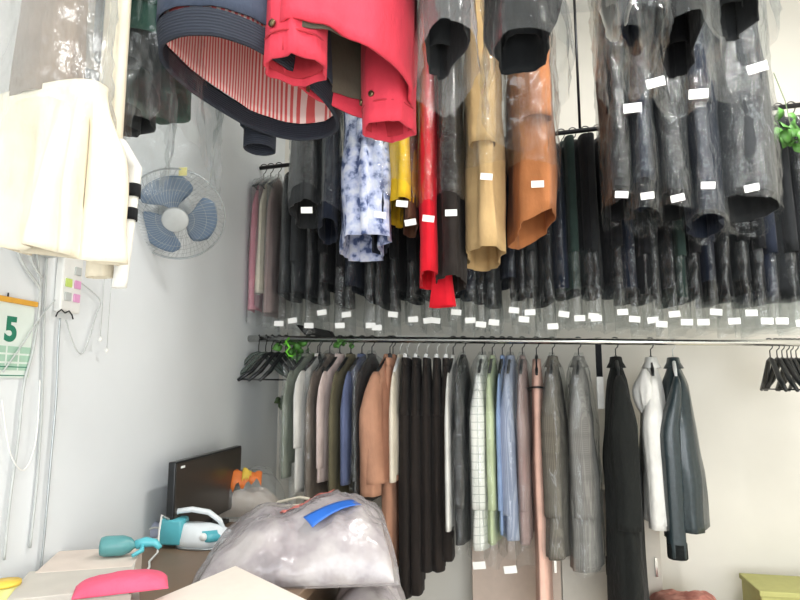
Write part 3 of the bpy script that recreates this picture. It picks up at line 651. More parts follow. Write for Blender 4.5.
# cream pleated dress hanging closest on the left, and a white shirt with two black bands
R5 = Vector((XL + .002, .92, 2.6)), Vector((.9, .92, 2.6))
rail('side_clothes_rail', R5[0], R5[1], .012, M['darkmetal'], 'short rail above the left edge holding the cream pleated dress', up_rods)
C1 = Vector((atY(30, 200, .90).x, .92, 2.6)); zh = atY(60, 245, .88).z; zw = atY(60, 95, .92).z
t = thing('dress', C1, R(-12), 'long cream pleated dress hanging close by at the left edge', 'dress')
MB().loft(drape(zw - C1.z, zh - C1.z, lambda u: .125 + .010 * u, lambda u: .035 + .01 * u, 91, .045, n=140, m=24, hem=lambda th: -.028 * math.cos(th), exp=3)).build('pleats', M['palecream'], t, solid=.003)
M['bodice'] = cloth('dull_brown_cloth', (128, 112, 98))
MB().loft(drape(-.075, zw - C1.z - .01, lambda u: .03 + .03 * min(1, u * 4) ** .7, lambda u: .02 + .022 * u, 92, .006, n=60, m=14)).build('bodice', M['bodice'], t, solid=.003)
bag(t, .24, .14, C1.z - atY(60, 130, .9).z, M['bag_milky'], 93, crinkle=.02, cfreq=12)
C2 = Vector((atY(104, 200, .99).x, .99, 2.6)); zh2 = atY(118, 284, .95).z
t = thing('shirt', C2, 0, 'white shirt with two black sleeve bands beside the cream dress', 'shirt')
MB().loft(drape(-.075, zh2 + .02 - C2.z, lambda u: .024, lambda u: .008 + .008 * u, 95, .006)).build('body', M['palecream'], t, solid=.002)
sx = lambda u: .022 + .040 * min(1, u * 5) - .020 * u
zs2 = atY(127, 140, .99).z - C2.z
MB().loft(drape(zs2, zh2 - C2.z, lambda u: .012, lambda u: .010, 96, .001, n=20, m=20, cx=sx)).build('sleeve', M['white'], t, solid=.001)
for a_, b_ in ((166, 180), (192, 205)):
    za, zb = atY(127, a_, .9).z - C2.z, atY(127, b_, .9).z - C2.z
    u0 = (za - zs2) / (zh2 - C2.z - zs2)
    MB().loft(drape(za, zb, lambda u: .0135, lambda u: .0115, 96, .0, n=20, m=3, cx=lambda u: sx(u0))).build('black_band', M['black'], t, solid=.001)

# ------------------------------------------------------------------ lights
def area(name, loc, rot, sx, sy, e, col):
    l = bpy.data.lights.new(name, 'AREA'); l.shape = 'RECTANGLE'; l.size = sx; l.size_y = sy; l.energy = e; l.color = col
    o = bpy.data.objects.new(name, l); COL.objects.link(o); o.location = loc; o.rotation_euler = rot; return o
area('added_window_fill', ((W0 + W1) / 2, YF + .08, 1.6), (R(90), 0, 0), 2.9, 2.4, 120, (.95, .98, 1))  # area lamp added inside the unseen shopfront window, standing in for daylight
for x, y in ((.9, .2), (1.0, 1.75)):
    t = thing('ceiling_light', (x, y, ZC), 0, 'white fluorescent ceiling tube above the ' + ('doorway side' if y < 1 else 'clothes rails'), 'ceiling light')
    MB().box((0, 0, -.025), (.08, 1.25, .05)).build('fixture', M['whiteplastic'], t, False)
    MB().tube([(0, -.6, -.075), (0, .6, -.075)], .016, 12).build('tube', M['tube'], t)
    area('tube_light_lamp', (x, y, ZC - .1), (0, 0, 0), .12, 1.2, 58, (1, .99, .96))
w = bpy.data.worlds.new('daylight'); SC.world = w; w.use_nodes = True
w.node_tree.nodes['Background'].inputs[0].default_value = (.85, .93, 1, 1); w.node_tree.nodes['Background'].inputs[1].default_value = 1.5
SC.view_settings.view_transform = 'Standard'; SC.view_settings.look = 'None'; SC.view_settings.gamma = 1; SC.view_settings.exposure = .2
SC.cycles.transparent_max_bounces = 32
SC.cycles.max_bounces = 8
# ------------------------------------------------------------------ counter and things on it (lower left)
CZ = .93
t = thing('counter', (-.85, 1.75, 0), 0, 'brown work counter along the left wall under the monitor', 'counter')
MB().box((0, 0, CZ - .02), (.695, 1.5, .04)).build('worktop', M['desk'], t, False, bevel=.004)
MB().box((.30, 0, .45), (.03, 1.44, .88)).build('side_panel', M['desk'], t, False)
MB().box((-.30, 0, .45), (.03, 1.44, .88)).build('side_panel', M['desk'], t, False)
# near table with a pointed corner
TZ = 1.0
t = thing('table', (-.6, 1.15, 0), 0, 'off-white table whose corner points up at the bottom of the picture', 'table')
poly = [(-.688, 1.685), (-.349, 1.395), (-.30, .75), (-.90, .75), (-.80, 1.30)]
b = MB(); nn = len(poly); vs = [Vector((x + .6, y - 1.15, z)) for z in (TZ - .025, TZ) for x, y in poly]
b.add(vs, [tuple(range(nn - 1, -1, -1)), tuple(range(nn, 2 * nn))] + [(i, (i + 1) % nn, nn + (i + 1) % nn, nn + i) for i in range(nn)])
b.build('table_top', M['table'], t, False, bevel=.003)
for x, y in ((.2, .15), (-.2, .15), (.2, -.32), (-.22, -.32)):
    z0 = CZ if (x < .1) else 0
    MB().tube([(x, y, z0), (x, y, TZ - .025)], .014, 10).build('leg', M['darkmetal'], t)
# monitor
mz0, mz1 = CZ + .035, 1.225
A = atX(172, 490, -1.09); B = atX(236, 490, -1.10)
t = thing('monitor', ((A.x + B.x) / 2, (A.y + B.y) / 2, CZ), 0, 'flat dark monitor standing on the counter against the left wall', 'monitor')
ly = B.y - A.y
MB().box((0, 0, (mz0 + mz1) / 2 - CZ), (.028, ly, mz1 - mz0)).build('housing', M['blackplastic'], t, False, bevel=.004)
MB().box((.0145, 0, (mz0 + mz1) / 2 - CZ), (.003, ly - .012, mz1 - mz0 - .014)).build('screen', M['screen'], t, False)
MB().box((.0168, -ly / 2 + .05, mz1 - CZ - .022), (.001, .03, .008)).build('badge', M['label'], t, False)
MB().box((0, 0, .008), (.09, .24, .016)).box((-.0, 0, .03), (.022, .06, .05)).build('stand', M['blackplastic'], t, False, bevel=.003)
# iron
P = atZ(168, 549, CZ)
t = thing('steam_iron', (P.x + .015, P.y + .03, CZ), R(8), 'white and teal steam iron standing on the brown counter before the monitor', 'iron')
def tear(L, Wd, x0, z, n=28):
    r = []
    for j in range(n):
        a = 2 * math.pi * j / n; c, s = math.cos(a), math.sin(a)
        x = x0 + (c * .5 + .5) * L; r.append(Vector((x, s * Wd * (1 - .75 * max(0, c)) * (abs(s) ** -.25 if abs(s) > .01 else 0), z)))
    return r
b = MB(); b.loft([tear(.235, .055, 0, .0), tear(.235, .055, 0, .008)], True).build('soleplate', M['steelplate'], t)
b = MB(); b.loft([tear(.225, .052, 0, .009), tear(.222, .054, 0, .03), tear(.20, .048, .002, .052), tear(.16, .038, .004, .072), tear(.11, .026, .01, .082)], True).build('shell', M['ironwhite'], t)
b = MB(); b.loft([tear(.10, .055, .085, .028), tear(.10, .056, .082, .045), tear(.08, .046, .082, .062)], True).build('side_panel', M['teal'], t)
b = MB(); b.loft([[Vector((x, y, z)) for x, y in ((-.055, -.032), (.03, -.04), (.03, .04), (-.055, .032))] for x_ in (0,) for z in (.012, .05, .10)], True).build('water_tank', M['teal'], t, True, bevel=.01)
MB().tube([(-.02, 0, .10), (.0, 0, .122), (.05, 0, .128), (.11, 0, .118), (.15, 0, .09), (.165, 0, .06)], [.009, .010, .010, .010, .009, .008], 12).build('handle', M['ironwhite'], t)
MB().lathe([(.001, 0), (.013, 0), (.013, .01), (.001, .012)], 16, Matrix.Translation((.11, -.046, .045)) @ Matrix.Rotation(R(90), 4, 'X')).build('dial', M['label'], t)
cpt = [Vector((-.02, -.03, .10)), Vector((-.035, -.06, .12)), Vector((-.03, -.09, .07)), Vector((-.02, -.12, .012)), Vector((-.015, -.20, .006)), Vector((.01, -.26, .006)), Vector((.02, -.32, .006))]
MB().tube(cpt, .0035, 8).build('power_cord', M['whiteplastic'], t)
# teal spray nozzle + lilac cloth
P = atZ(122, 556, 1.03)
t = thing('spray_bottle', (P.x, P.y, 1.03), R(20), 'teal spray bottle lying on the paper stack, left of the iron', 'spray bottle')
RX = Matrix.Rotation(R(90), 4, 'Y')
MB().lathe([(.001, 0), (.024, 0), (.027, .01), (.027, .055), (.02, .075), (.01, .085), (.01, .095)], 20, Matrix.Translation((-.055, 0, .028)) @ RX).build('bottle', M['tealdark'], t)
MB().tube([(.035, 0, .028), (.06, 0, .034), (.085, 0, .03), (.10, -.01, .018)], [.013, .014, .011, .007], 12).build('spray_head', M['teal'], t)
MB().tube([(.05, 0, .03), (.055, -.025, .018), (.035, -.045, .010)], [.007, .007, .005], 10).build('trigger', M['teal'], t)
P = atZ(146, 541, CZ)
t = thing('folded_cloth', (P.x + .01, P.y, CZ), R(15), 'lilac-grey rolled cloth with a white loop beside the teal bottle', 'cloth')
MB().tube([(-.05, 0, .02), (-.02, .01, .032), (.02, 0, .035), (.055, -.01, .03)], [.022, .032, .034, .022], 16).build('roll', M['lilac'], t)
MB().tube([(.03 + .03 * math.cos(a), -.036, .035 + .02 * math.sin(a)) for a in [j * math.pi / 8 for j in range(16)]], .004, 6, True).build('loop', M['white'], t)
# paper box and stack
def slab(mb, c, d, rz): mb.box(c, d, Matrix.Rotation(rz, 3, 'Z'))
t = thing('storage_box', (-1.06, 1.60, CZ), R(22), 'pale pink box with a dark latch at the left wall behind the paper stack', 'box')
MB().box((0, 0, .042), (.22, .2, .084)).build('body', M['paper'], t, False, bevel=.004)
MB().box((0, 0, .091), (.23, .21, .014)).build('lid', M['paper'], t, False, bevel=.003)
MB().box((-.05, -.104, .06), (.02, .006, .03)).build('latch', M['darkmetal'], t, False)
rnd = random.Random(4); zz = CZ
names = ['lowest in the stack', 'second from the bottom of the stack', 'in the middle of the stack', 'second from the top of the stack', 'topmost in the stack']
for i, h in enumerate((.022, .018, .024, .016, .018)):
    o = thing('paper_pad', (-.985 + rnd.uniform(-.008, .008), 1.44 + rnd.uniform(-.008, .008), zz), R(30 + rnd.uniform(-4, 4)), 'flat pale paper pad, ' + names[i] + ' at the lower left', 'paper pad', 'paper pads stacked at the lower left')
    MB().box((0, 0, h / 2), (.25, .22, h - .0015)).build('sheets', M['paper' if i % 2 else 'paper2'], o, False, bevel=.002); zz += h
P = atZ(122, 588, zz + .0)
o = MB()
def pil(a, b, h, seed, ex=3., n=40, m=30):
    """height of a soft pillow at (x, y)"""
    off = Vector((seed * 3.1, seed * 1.7, 0))
    def f(x, y):
        u, v = min(1, abs(x / a)), min(1, abs(y / b)); e = (1 - u ** ex) ** .45 * (1 - v ** ex) ** .45
        q = Vector((x * 7, y * 7, 0)) + off
        return h * e * (1 + .30 * noise.noise(q) + .22 * (.4 - abs(noise.noise(q * 1.9))) + .10 * abs(noise.noise(q * 4.7)))
    return f
def pillow(mb, a, b, f, base=0, n=46, z0=.0):
    g = [[Vector((x, y, base + max(.004, f(x, y)))) for x in [a * math.sin(math.pi * (i / n - .5)) for i in range(n + 1)]] for y in [b * math.sin(math.pi * (j / n - .5)) for j in range(n + 1)]]
    vs = [v for r in g for v in r]; k = n + 1; fs = [(j * k + i, j * k + i + 1, (j + 1) * k + i + 1, (j + 1) * k + i) for j in range(n) for i in range(n)]
    bo = [Vector((v.x, v.y, base)) for v in vs]; o2 = len(vs)
    fs2 = [tuple(o2 + q for q in reversed(f_)) for f_ in fs]
    rim = [i for i in range(k)] + [j * k + n for j in range(1, k)] + [n * k + i for i in range(n - 1, -1, -1)] + [j * k for j in range(n - 1, 0, -1)]
    fr = [(rim[i], o2 + rim[i], o2 + rim[(i + 1) % len(rim)], rim[(i + 1) % len(rim)]) for i in range(len(rim))]
    return mb.add(vs + bo, fs + fs2 + fr)
def patch(f, cx, cy, L, Wd, ang, off=.004, n=12, m=5, base=0, wav=0):
    mb = MB(); rings = []
    c, s = math.cos(ang), math.sin(ang)
    for i in range(n + 1):
        r = []
        for j in range(m + 1):
            u = (i / n - .5) * L; v = (j / m - .5) * Wd * (1 + wav * math.sin(i * 1.7 + j)); x = cx + u * c - v * s; y = cy + u * s + v * c
            r.append(Vector((x, y, base + f(x, y) + off)))
        rings.append(r)
    return mb.loft(rings, open_u=True)
f = pil(.10, .045, .03, 9); pillow(MB(), .10, .045, f, n=24)
o = pillow(MB(), .10, .045, f, n=24).build('pink_cloth', M['hotpink']); o.location = (P.x + .0, P.y, zz); o.rotation_euler = (0, 0, R(30))
tag(o, 'bright pink crumpled cloth on top of the paper pads', 'cloth')
# yellow-green tub
P = atZ(30, 578, CZ + .0)
t = thing('tub', (-1.125, 1.36, CZ), 0, 'small yellow-green tub in the lower left corner by the wall', 'tub')
MB().lathe([(.001, 0), (.03, 0), (.034, .1), (.031, .1), (.028, .006), (.001, .006)], 24).build('cup', M['yellowcup'], t)
MB().lathe([(.001, .101), (.036, .101), (.036, .108), (.001, .110)], 24).build('lid', M['yellowprint'], t)
# big packed bags
t = thing('packed_bag', (-.585, 1.97, CZ), R(14), 'large clear plastic bag packed with pale clothes, blue strip on top', 'packed bag')
f_ = pil(.295, .25, .165, 5); f = lambda x, y: f_(x, y) * (1 + .32 * x / .295)
fi = lambda x, y: max(0, f(x * 1.05, y * 1.05) - .012)
pillow(MB(), .278, .233, fi, .002).build('packed_clothes', M['packed'], t)
fo = lambda x, y: f(x, y) + .006 * abs(noise.noise(Vector((x * 22, y * 16, 3)))) * (1 if abs(x) < .29 and abs(y) < .245 else 0)
po = pillow(MB(), .295, .25, fo, 0, 70).build('plastic_film', M['bag_thick'], t)
patch(lambda x, y: .165 * (1 - min(1, abs(x / .295)) ** 3) ** .45 * (1 - min(1, abs(y / .25)) ** 3) ** .45 * (1 + .32 * x / .295), .10, -.125, .18, .052, R(34), .026).build('blue_strip', M['blueprint'], t, solid=.001)
patch(fo, .04, .03, .12, .045, R(30), .006, wav=.2).build('faded_print', M['redprint'], t, solid=.001)
patch(fo, -.03, -.06, .07, .03, R(30), .006, wav=.4).build('faded_print', M['redprint'], t, solid=.001)
for k in range(0):
    patch(fo, .06 + k * .045, -.15 + k * .03, .16 - k * .02, .003, R(115 - k * 8), .006).build('seam', M['label'], t, solid=.001)
t = thing('packed_bag', (-.375, 2.05, .70), R(8), 'second smaller clear bag of clothes under the large one', 'packed bag')
f2 = pil(.125, .27, .16, 8); pillow(MB(), .12, .255, lambda x, y: max(0, f2(x, y) - .01), .002).build('packed_clothes', M['packed'], t)
pillow(MB(), .125, .27, f2, 0, 50).build('plastic_film', M['bag_thick'], t)
patch(f2, .02, .05, .10, .04, R(20), .005).build('blue_strip', M['blueprint'], t, solid=.001)
t = thing('stool', (-.375, 2.05, 0), 0, 'plain wooden stool below the picture carrying the second packed bag', 'stool')
MB().box((0, 0, .685), (.24, .52, .03)).build('seat', M['desk'], t, False, bevel=.004)
for x in (-.1, .1):
    for y in (-.23, .23): MB().box((x, y, .335), (.03, .03, .67)).build('leg', M['desk'], t, False)
# clear carrier bag with orange print, strap
P = atZ(247, 517, CZ)
t = thing('carrier_bag', (P.x - .05, P.y + .06, CZ), R(12), 'clear carrier bag with orange and yellow print in front of the monitor', 'plastic bag')
f3 = pil(.19, .11, .20, 12, 2.4); f3o = lambda x, y: f3(x, y) + .02 * abs(noise.noise(Vector((x * 20, y * 20, 1)))) * (1 - min(1, abs(x) / .18)) ** .3
pillow(MB(), .19, .11, f3o, 0, 60).build('bag_film', M['bag_milky'], t)
pillow(MB(), .15, .075, lambda x, y: .55 * f3(x * 1.15, y * 1.2), .002).build('contents', M['paper'], t)
patch(f3o, .03, -.075, .13, .035, R(4), .004, wav=.3).build('orange_print', M['orange'], t, solid=.001)
patch(f3o, .03, -.07, .04, .03, R(4), .008, wav=.2).build('yellow_print', M['yellowprint'], t, solid=.001)
patch(f3o, -.09, -.08, .05, .02, R(-30), .004, wav=.3).build('orange_print', M['orange'], t, solid=.001)
MB().tube([(-.15, 0, .05), (-.17, .01, .12), (-.13, .02, .14), (-.10, .01, .11)], [.012, .007, .007, .012], 8).build('handle_loop', M['bag_milky'], t)
q = [atZ(x, y, z) for x, y, z in ((248, 521, 1.0), (262, 512, 1.03), (278, 502, 1.07), (300, 497, 1.09), (309, 499, 1.09), (308, 504, 1.08), (292, 506, 1.08), (277, 506, 1.07))]
c0 = q[0].copy(); sb = MB(); rings = []
for i, v in enumerate(q):
    v = v - c0; rings.append([v + Vector((0, -.008, -.004)), v + Vector((0, .008, -.004)), v + Vector((0, .008, .004)), v + Vector((0, -.008, .004))])
o = sb.loft(rings, True).build('strap', M['cream']); o.location = c0; tag(o, 'cream folded strap lying over the packed bag and orange-printed bag', 'strap')
# ------------------------------------------------------------------ wall fan
t = thing('wall_fan', (-.985, 2.0, atY(178, 216, 2.0).z), 0, 'wall-mounted fan with blue-grey blades and thin wire cage', 'fan')
H = atY(176, 215, 2.0); t.location = H
ax = Vector((.36, -.74, -.56)).normalized(); zx = ax; xx_ = Vector((0, 0, 1)).cross(zx).normalized(); yy_ = zx.cross(xx_)
FM = Matrix((xx_, yy_, zx)).transposed().to_4x4()
RF = .172
def cage(sgn, dep, nm, nsp, parent):
    mb = MB()
    mb.tube([FM @ Vector((RF * math.cos(a), RF * math.sin(a), sgn * .004)) for a in [2 * math.pi * j / 56 for j in range(56)]], .0028 if sgn > 0 else .0022, 6, True)
    for rr in (.38, .62, .84):
        zz_ = dep * (1 - rr ** 3)
        mb.tube([FM @ Vector((RF * rr * math.cos(a), RF * rr * math.sin(a), sgn * zz_)) for a in [2 * math.pi * j / 48 for j in range(48)]], .0008, 4, True)
    for k in range(nsp):
        a0 = 2 * math.pi * k / nsp; pts = []
        for i in range(9):
            rr = .16 + .84 * i / 8; a = a0 + .5 * (1 - rr); pts.append(FM @ Vector((RF * rr * math.cos(a), RF * rr * math.sin(a), sgn * (dep * (1 - rr ** 3) + .002))))
        mb.tube(pts, .0007, 4)
    return mb.build(nm, M['fanwire'], parent)
cage(1, .055, 'front_guard', 60, t); cage(-1, .05, 'rear_guard', 40, t)
MB().lathe([(.001, .06), (.042, .058), (.046, .054), (.046, .048), (.001, .046)], 30, FM).build('centre_cap', M['fanbody'], t)
MB().lathe([(.001, -.02), (.024, -.018), (.026, .0), (.022, .02), (.001, .026)], 24, FM).build('hub', M['fanhub'], t)
for k in range(3):
    a0 = R(100 + 120 * k); rings = []
    for i in range(11):
        u = i / 10; rr = .02 + .125 * u; half = R(16) + R(34) * math.sin(min(1, u * 1.15) * math.pi * .62); 
        if u > .85: half *= 1 - (u - .85) * 2.2
        row = []
        for j in range(9):
            v = j / 8 - .5; a = a0 + v * 2 * half + .25 * u; row.append(FM @ Vector((rr * math.cos(a), rr * math.sin(a), -.0 + v * .03 * (1 - .3 * u))))
        rings.append(row)
    MB().loft(rings, open_u=True).build('blade', M['fanblade'], t, solid=.002)
MB().lathe([(.001, -.06), (.05, -.06), (.055, -.08), (.05, -.12), (.03, -.14), (.001, -.142)], 24, FM).build('motor_housing', M['fanbody'], t)
back = FM @ Vector((0, 0, -.12)); wl = Vector((XL - H.x, back.y + .02, back.z - .08))
MB().tube([back, back + Vector((-.02, .02, -.06)), wl + Vector((.05, 0, .0)), wl], [.02, .018, .018, .02], 12).build('wall_bracket', M['fanbody'], t)
MB().box(wl + Vector((.008, 0, 0)), (.016, .09, .13)).build('mounting_plate', M['fanbody'], t, False, bevel=.004)
tg = FM @ Vector((.02, RF - .005, .012)); MB().box(tg, (.03, .002, .03)).build('paper_tag', M['yellowtag'], t, False)
for i, (px, y0, y1) in enumerate(((104, 284, 340), (111, 286, 351))):
    a = atX(px, y0, XL + .03); b_ = atX(px, y1, XL + .03); b_ = Vector((a.x, a.y, b_.z))
    o = thing('pull_cord', a, 0, 'thin fan pull cord with a white bead, ' + ('shorter left one' if i == 0 else 'longer right one'), 'pull cord', 'fan pull cords')
    MB().tube([(0, 0, .14), b_ - a], .0011, 5).build('cord', M['cable'], o)
    MB().lathe([(.001, -.008), (.005, -.004), (.006, .004), (.001, .01)], 12, Matrix.Translation(b_ - a)).build('bead', M['whiteplastic'], o)
    MB().box((-.015, 0, .14), (.03, .012, .012)).build('guide', M['whiteplastic'], o, False)
# ------------------------------------------------------------------ left wall: calendar, sockets, cables
def wallpt(px, py, d=0): return atX(px, py, XL + d)
a = wallpt(33, 306, 0); bz = wallpt(20, 378, 0).z; cw = .19; top = a.z
t = thing('calendar', (XL, a.y - cw / 2, top), 0, 'paper wall calendar with a big green 5, cut by the left edge', 'calendar')
H_ = top - bz
MB().box((.004, 0, -H_ / 2), (.004, cw, H_)).build('sheets', M['calpaper'], t, False)
MB().box((.007, 0, .004), (.012, cw + .008, .014)).build('top_bar', M['calorange'], t, False, bevel=.002)
MB().tube([(.005, .0, .01), (.005, .0, .022)], .002, 6).build('hook', M['darkmetal'], t)
def text(s, size, mat, parent, y, z, x=.0066, name='digit', bold=0):
    cu = bpy.data.curves.new('glyph', 'FONT'); cu.body = s; cu.size = size; cu.extrude = .0003; cu.offset = bold; cu.align_x = 'RIGHT'
    to = bpy.data.objects.new('glyph', cu); COL.objects.link(to); dg = bpy.context.evaluated_depsgraph_get(); dg.update()
    me = bpy.data.meshes.new_from_object(to.evaluated_get(dg)); bpy.data.objects.remove(to)
    me.materials.clear(); me.materials.append(mat); o = bpy.data.objects.new(name, me); COL.objects.link(o); o.parent = parent
    o.matrix_local = Matrix.Translation((x, y, z)) @ Matrix(((0, 0, 1, 0), (1, 0, 0, 0), (0, 1, 0, 0), (0, 0, 0, 1))); return o
y5 = wallpt(13, 340, 0); text('5', .085, M['calgreen'], t, y5.y - t.location.y + .004, y5.z - t.location.z - .002, bold=.0035)
g = MB()
for i in range(3):
    for j in range(4): g.box((.0065, cw / 2 - .022 - j * .042, -H_ + .028 + i * .022), (.0006, .036, .017))
g.build('date_grid', M['calpale'], t, False)
for z in (.018, .04): MB().box((.0066, 0, -H_ + z - .012), (.0006, cw - .012, .0025)).build('rule', M['calgreen'], t, False)
a = wallpt(35, 247); t = thing('socket_box', (XL, a.y, a.z), 0, 'grey-white socket box on the wall just below the cream dress', 'socket')
MB().box((.018, 0, 0), (.036, .09, .045)).build('housing', M['cable'], t, False, bevel=.004)
MB().box((.037, -.02, .008), (.002, .014, .01)).build('switch', M['darkmetal'], t, False)
a = wallpt(65, 284); t = thing('control_panel', (XL, a.y, a.z), 0, 'white wall control panel with lime and pink buttons', 'control panel')
MB().box((.012, 0, 0), (.024, .085, .17)).build('housing', M['whiteplastic'], t, False, bevel=.005)
for y, z, m_ in ((-.018, .0, 'green_btn'), (.02, .0, 'pink_btn'), (-.018, -.04, 'cable'), (.02, -.04, 'pink_btn'), (.018, .04, 'cable')):
    MB().box((.026, y, z), (.004, .026, .024)).build('button', M[m_], t, False, bevel=.001)
def cable(pts, lab, r=.0035, mat='cable', nm='cable', d=.012):
    q = [wallpt(x, y, d) for x, y in pts]; out = []
    for i in range(len(q) - 1):
        p0_, p1_, p2_, p3_ = q[max(0, i - 1)], q[i], q[i + 1], q[min(len(q) - 1, i + 2)]
        for s in range(6):
            u = s / 6; out.append(.5 * ((2 * p1_) + (p2_ - p0_) * u + (2 * p0_ - 5 * p1_ + 4 * p2_ - p3_) * u * u + (3 * p1_ - p0_ - 3 * p2_ + p3_) * u ** 3))
    out.append(q[-1]); c = out[0].copy(); o = MB().tube([v - c for v in out], r, 8).build(nm, M[mat]); o.location = c; tag(o, lab, 'cable')
cable([(10, 228), (22, 262), (36, 282), (40, 290)], 'white cable curving from the dress hem to the socket cables')
cable([(24, 232), (32, 262), (42, 278)], 'white cable looping beside the socket box', d=.02)
cable([(37, 252), (40, 300), (33, 350), (24, 385), (18, 440), (10, 500), (4, 560)], 'pale cable running from the socket box down behind the calendar edge')
cable([(60, 318), (58, 350), (56, 400), (50, 470), (44, 540), (40, 575)], 'dark-shaded straight cable dropping from the control panel to the counter', .0032, 'fanwire')
cable([(47, 255), (44, 320), (42, 400), (38, 470), (30, 548)], 'pale cable left of the straight one, dropping to the counter', d=.008)
cable([(55, 300), (40, 318), (22, 345), (3, 372)], 'thin cable crossing the calendar corner diagonally', .002, d=.016)
cable([(66, 320), (74, 345), (81, 354), (87, 345), (96, 316), (100, 300), (80, 282)], 'thin cable sagging in a loop right of the control panel', .0018)
cable([(2, 400), (10, 452), (24, 470), (36, 440), (40, 380)], 'faint white cable sagging low at the left edge', .002, 'whiteplastic', d=.02)
a = wallpt(65, 313, .03); b = MB(); 
for s in (-1, 1): b.tube([(0, 0, 0), (0, s * .016, .008), (0, s * .03, -.002), (0, s * .036, -.014)], .002, 6)
o = b.build('wire_tie', M['darkmetal']); o.location = a; tag(o, 'small dark twisted wire tie just below the control panel', 'wire tie')
# ------------------------------------------------------------------ corner pipe, vine, ribbon
pc = atY(292, 420, 3.42)
o = MB().tube([(0, 0, 0), (0, 0, 2.2)], .022, 16).build('pipe', M['whiteplastic']); o.location = (pc.x, 3.46, 0); tag(o, 'white vertical pipe in the corner behind the left shirts', 'pipe')
def leaf(mb, c, size, rnd):
    d = Vector((rnd.uniform(-1, 1), rnd.uniform(-1, .3), rnd.uniform(-1, .4))).normalized(); s = d.cross(Vector((rnd.uniform(-.3, .3), 1, rnd.uniform(-.5, .5)))).normalized(); nrm = d.cross(s)
    vs = [c]; 
    for u, w_ in ((.25, .32), (.5, .42), (.75, .28)): vs += [c + d * size * u + s * size * w_ + nrm * size * .08, c + d * size * u - s * size * w_ + nrm * size * .08]
    vs.append(c + d * size - nrm * size * .1); mb.add(vs, [(0, 1, 2), (1, 3, 4, 2), (3, 5, 6, 4), (5, 7, 6)])
def vine(c, n, spread, size, label, mat='leaf', seed=3, top=None):
    rnd = random.Random(seed); t = thing('artificial_vine', c, 0, label, 'vine'); mb = MB(); st = MB()
    if top is None: top = Vector((0, 0, .12))
    st.tube([top, top * .5 + Vector((.01, 0, 0)), Vector((0, 0, 0)), Vector((.01, 0, -spread.z))], .002, 6)
    for i in range(n):
        leaf(mb, Vector((rnd.uniform(-1, 1) * spread.x, rnd.uniform(-1, 1) * spread.y, rnd.uniform(-1, 1) * spread.z)), size * rnd.uniform(.7, 1.2), rnd)
    mb.build('leaves', M[mat], t, solid=.0008); st.build('stem', M['leafdark'], t); return t
vine(atY(296, 350, 3.06), 26, Vector((.06, .05, .05)), .05, 'green artificial leaves on the steel rail beside the left hangers', top=Vector((0, 0, .06)))
vine(atY(286, 402, 3.38), 10, Vector((.03, .03, .03)), .05, 'dull green leaf sprig in the corner below the left hangers', 'leafdark', 6, Vector((0, 0, .4)))
vine(atY(345, 341, 3.03), 14, Vector((.04, .03, .015)), .035, 'small green leaves wound on the steel rail above the olive coat', 'leaf', 8, Vector((0, 0, .03)))
vine(atY(792, 131, 2.45), 22, Vector((.07, .05, .05)), .06, 'green artificial leaves at the right picture edge by the upper rail', 'leaf', 9, Vector((.05, .2, .35)))
rp = atY(289, 342, 2.96); o = MB().tube([(0, 0, .02), (-.01, -.02, 0), (.012, -.025, -.03), (-.008, -.02, -.05), (.01, -.02, -.07), (.03, -.02, -.075)], .006, 8).build('ribbon', M['ribbon']); o.location = rp
tag(o, 'bright lime green ribbon tied on the rail above the left hangers', 'ribbon')
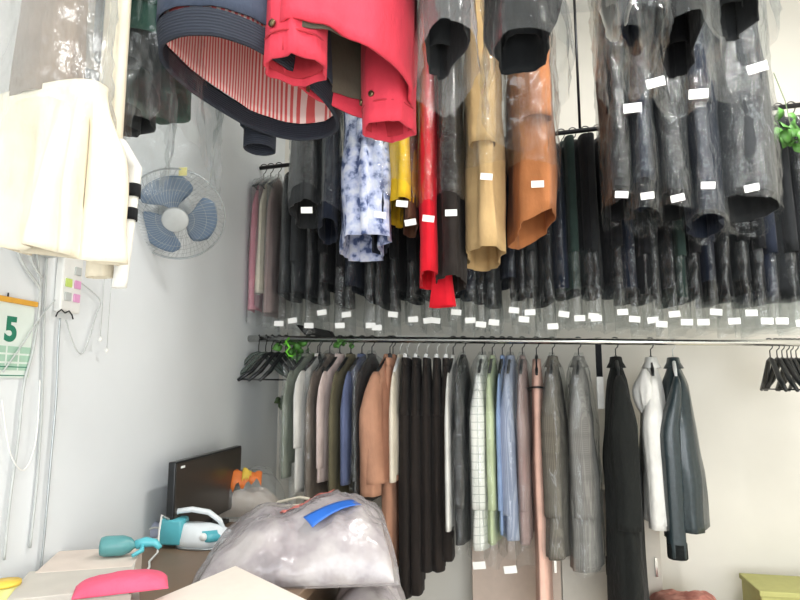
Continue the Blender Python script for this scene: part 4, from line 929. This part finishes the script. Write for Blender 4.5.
# ------------------------------------------------------------------ low furniture along the back wall
fy = 3.30; X0 = atY(472, 590, fy).x; X1 = atY(661, 545, fy).x; zt = atY(646, 491, fy).z
t = thing('cabinet', ((X0 + X1) / 2, (fy + YB) / 2, 0), 0, 'beige low cabinet against the back wall behind the checked coats', 'cabinet')
MB().box((0, .01, zt / 2), (X1 - X0, YB - fy - .025, zt)).build('carcass', M['cabinet_edge'], t, False, bevel=.003)
xs = [X0, atY(562, 590, fy).x, atY(614, 590, fy).x, X1]
for i in range(3):
    cx_ = (xs[i] + xs[i + 1]) / 2 - (X0 + X1) / 2
    d_ = MB().box((cx_, -(YB - fy) / 2 + .008, zt / 2), (xs[i + 1] - xs[i] - .006, .018, zt - .02)).build('door', M['cabinet' if i == 0 else 'cabinet_edge'], t, False, bevel=.002)
    MB().box((cx_ + (xs[i + 1] - xs[i]) / 2 - .03, -(YB - fy) / 2 - .006, zt * .62), (.012, .012, .09)).build('handle', M['chrome'], d_, False)
k = atY(638, 505, fy - .03); t = thing('key_ring', k, 0, 'small metal key ring with a red tag hanging on the cabinet', 'key ring')
MB().tube([(.012 * math.cos(a), 0, .012 * math.sin(a)) for a in [j * math.pi / 8 for j in range(16)]], .0015, 6, True).build('ring', M['chrome'], t)
MB().box((0, 0, -.075), (.014, .004, .07), Matrix.Rotation(R(12), 3, 'Y')).build('red_tag', M['hotpink'], t, False)
MB().tube([(0, .03, .012), (0, 0, .012)], .002, 6).build('hook', M['chrome'], t)
a = atY(738, 573, 3.33); a.z -= .0
t = thing('storage_box', (a.x + .27, 3.2, 0), R(-4), 'olive-yellow upright box at the bottom right corner of the picture', 'box')
MB().box((0, 0, a.z / 2 - .01), (.52, .26, a.z - .03)).build('body', M['olivebox'], t, False, bevel=.004)
MB().box((0, 0, a.z - .018), (.535, .275, .025)).build('lid', M['olivebox'], t, False, bevel=.004)
a = atY(662, 594, 3.0); b2 = atY(734, 597, 3.0)
t = thing('cushion', ((a.x + b2.x) / 2, 3.12, .42), 0, 'faded red patterned cushion at the bottom edge left of the olive box', 'cushion')
fc = pil((b2.x - a.x) / 2, .16, (a.z - .42) * .66, 3, 6); pillow(MB(), (b2.x - a.x) / 2, .16, fc).build('pad', M['redbox'], t)
t = thing('stool', ((a.x + b2.x) / 2, 3.12, 0), 0, 'low wooden stool under the faded red cushion', 'stool')
MB().box((0, 0, .405), (.38, .34, .03)).build('seat', M['desk'], t, False, bevel=.004)
for x in (-.16, .16):
    for y in (-.14, .14): MB().box((x, y, .195), (.03, .03, .39)).build('leg', M['desk'], t, False)
#END
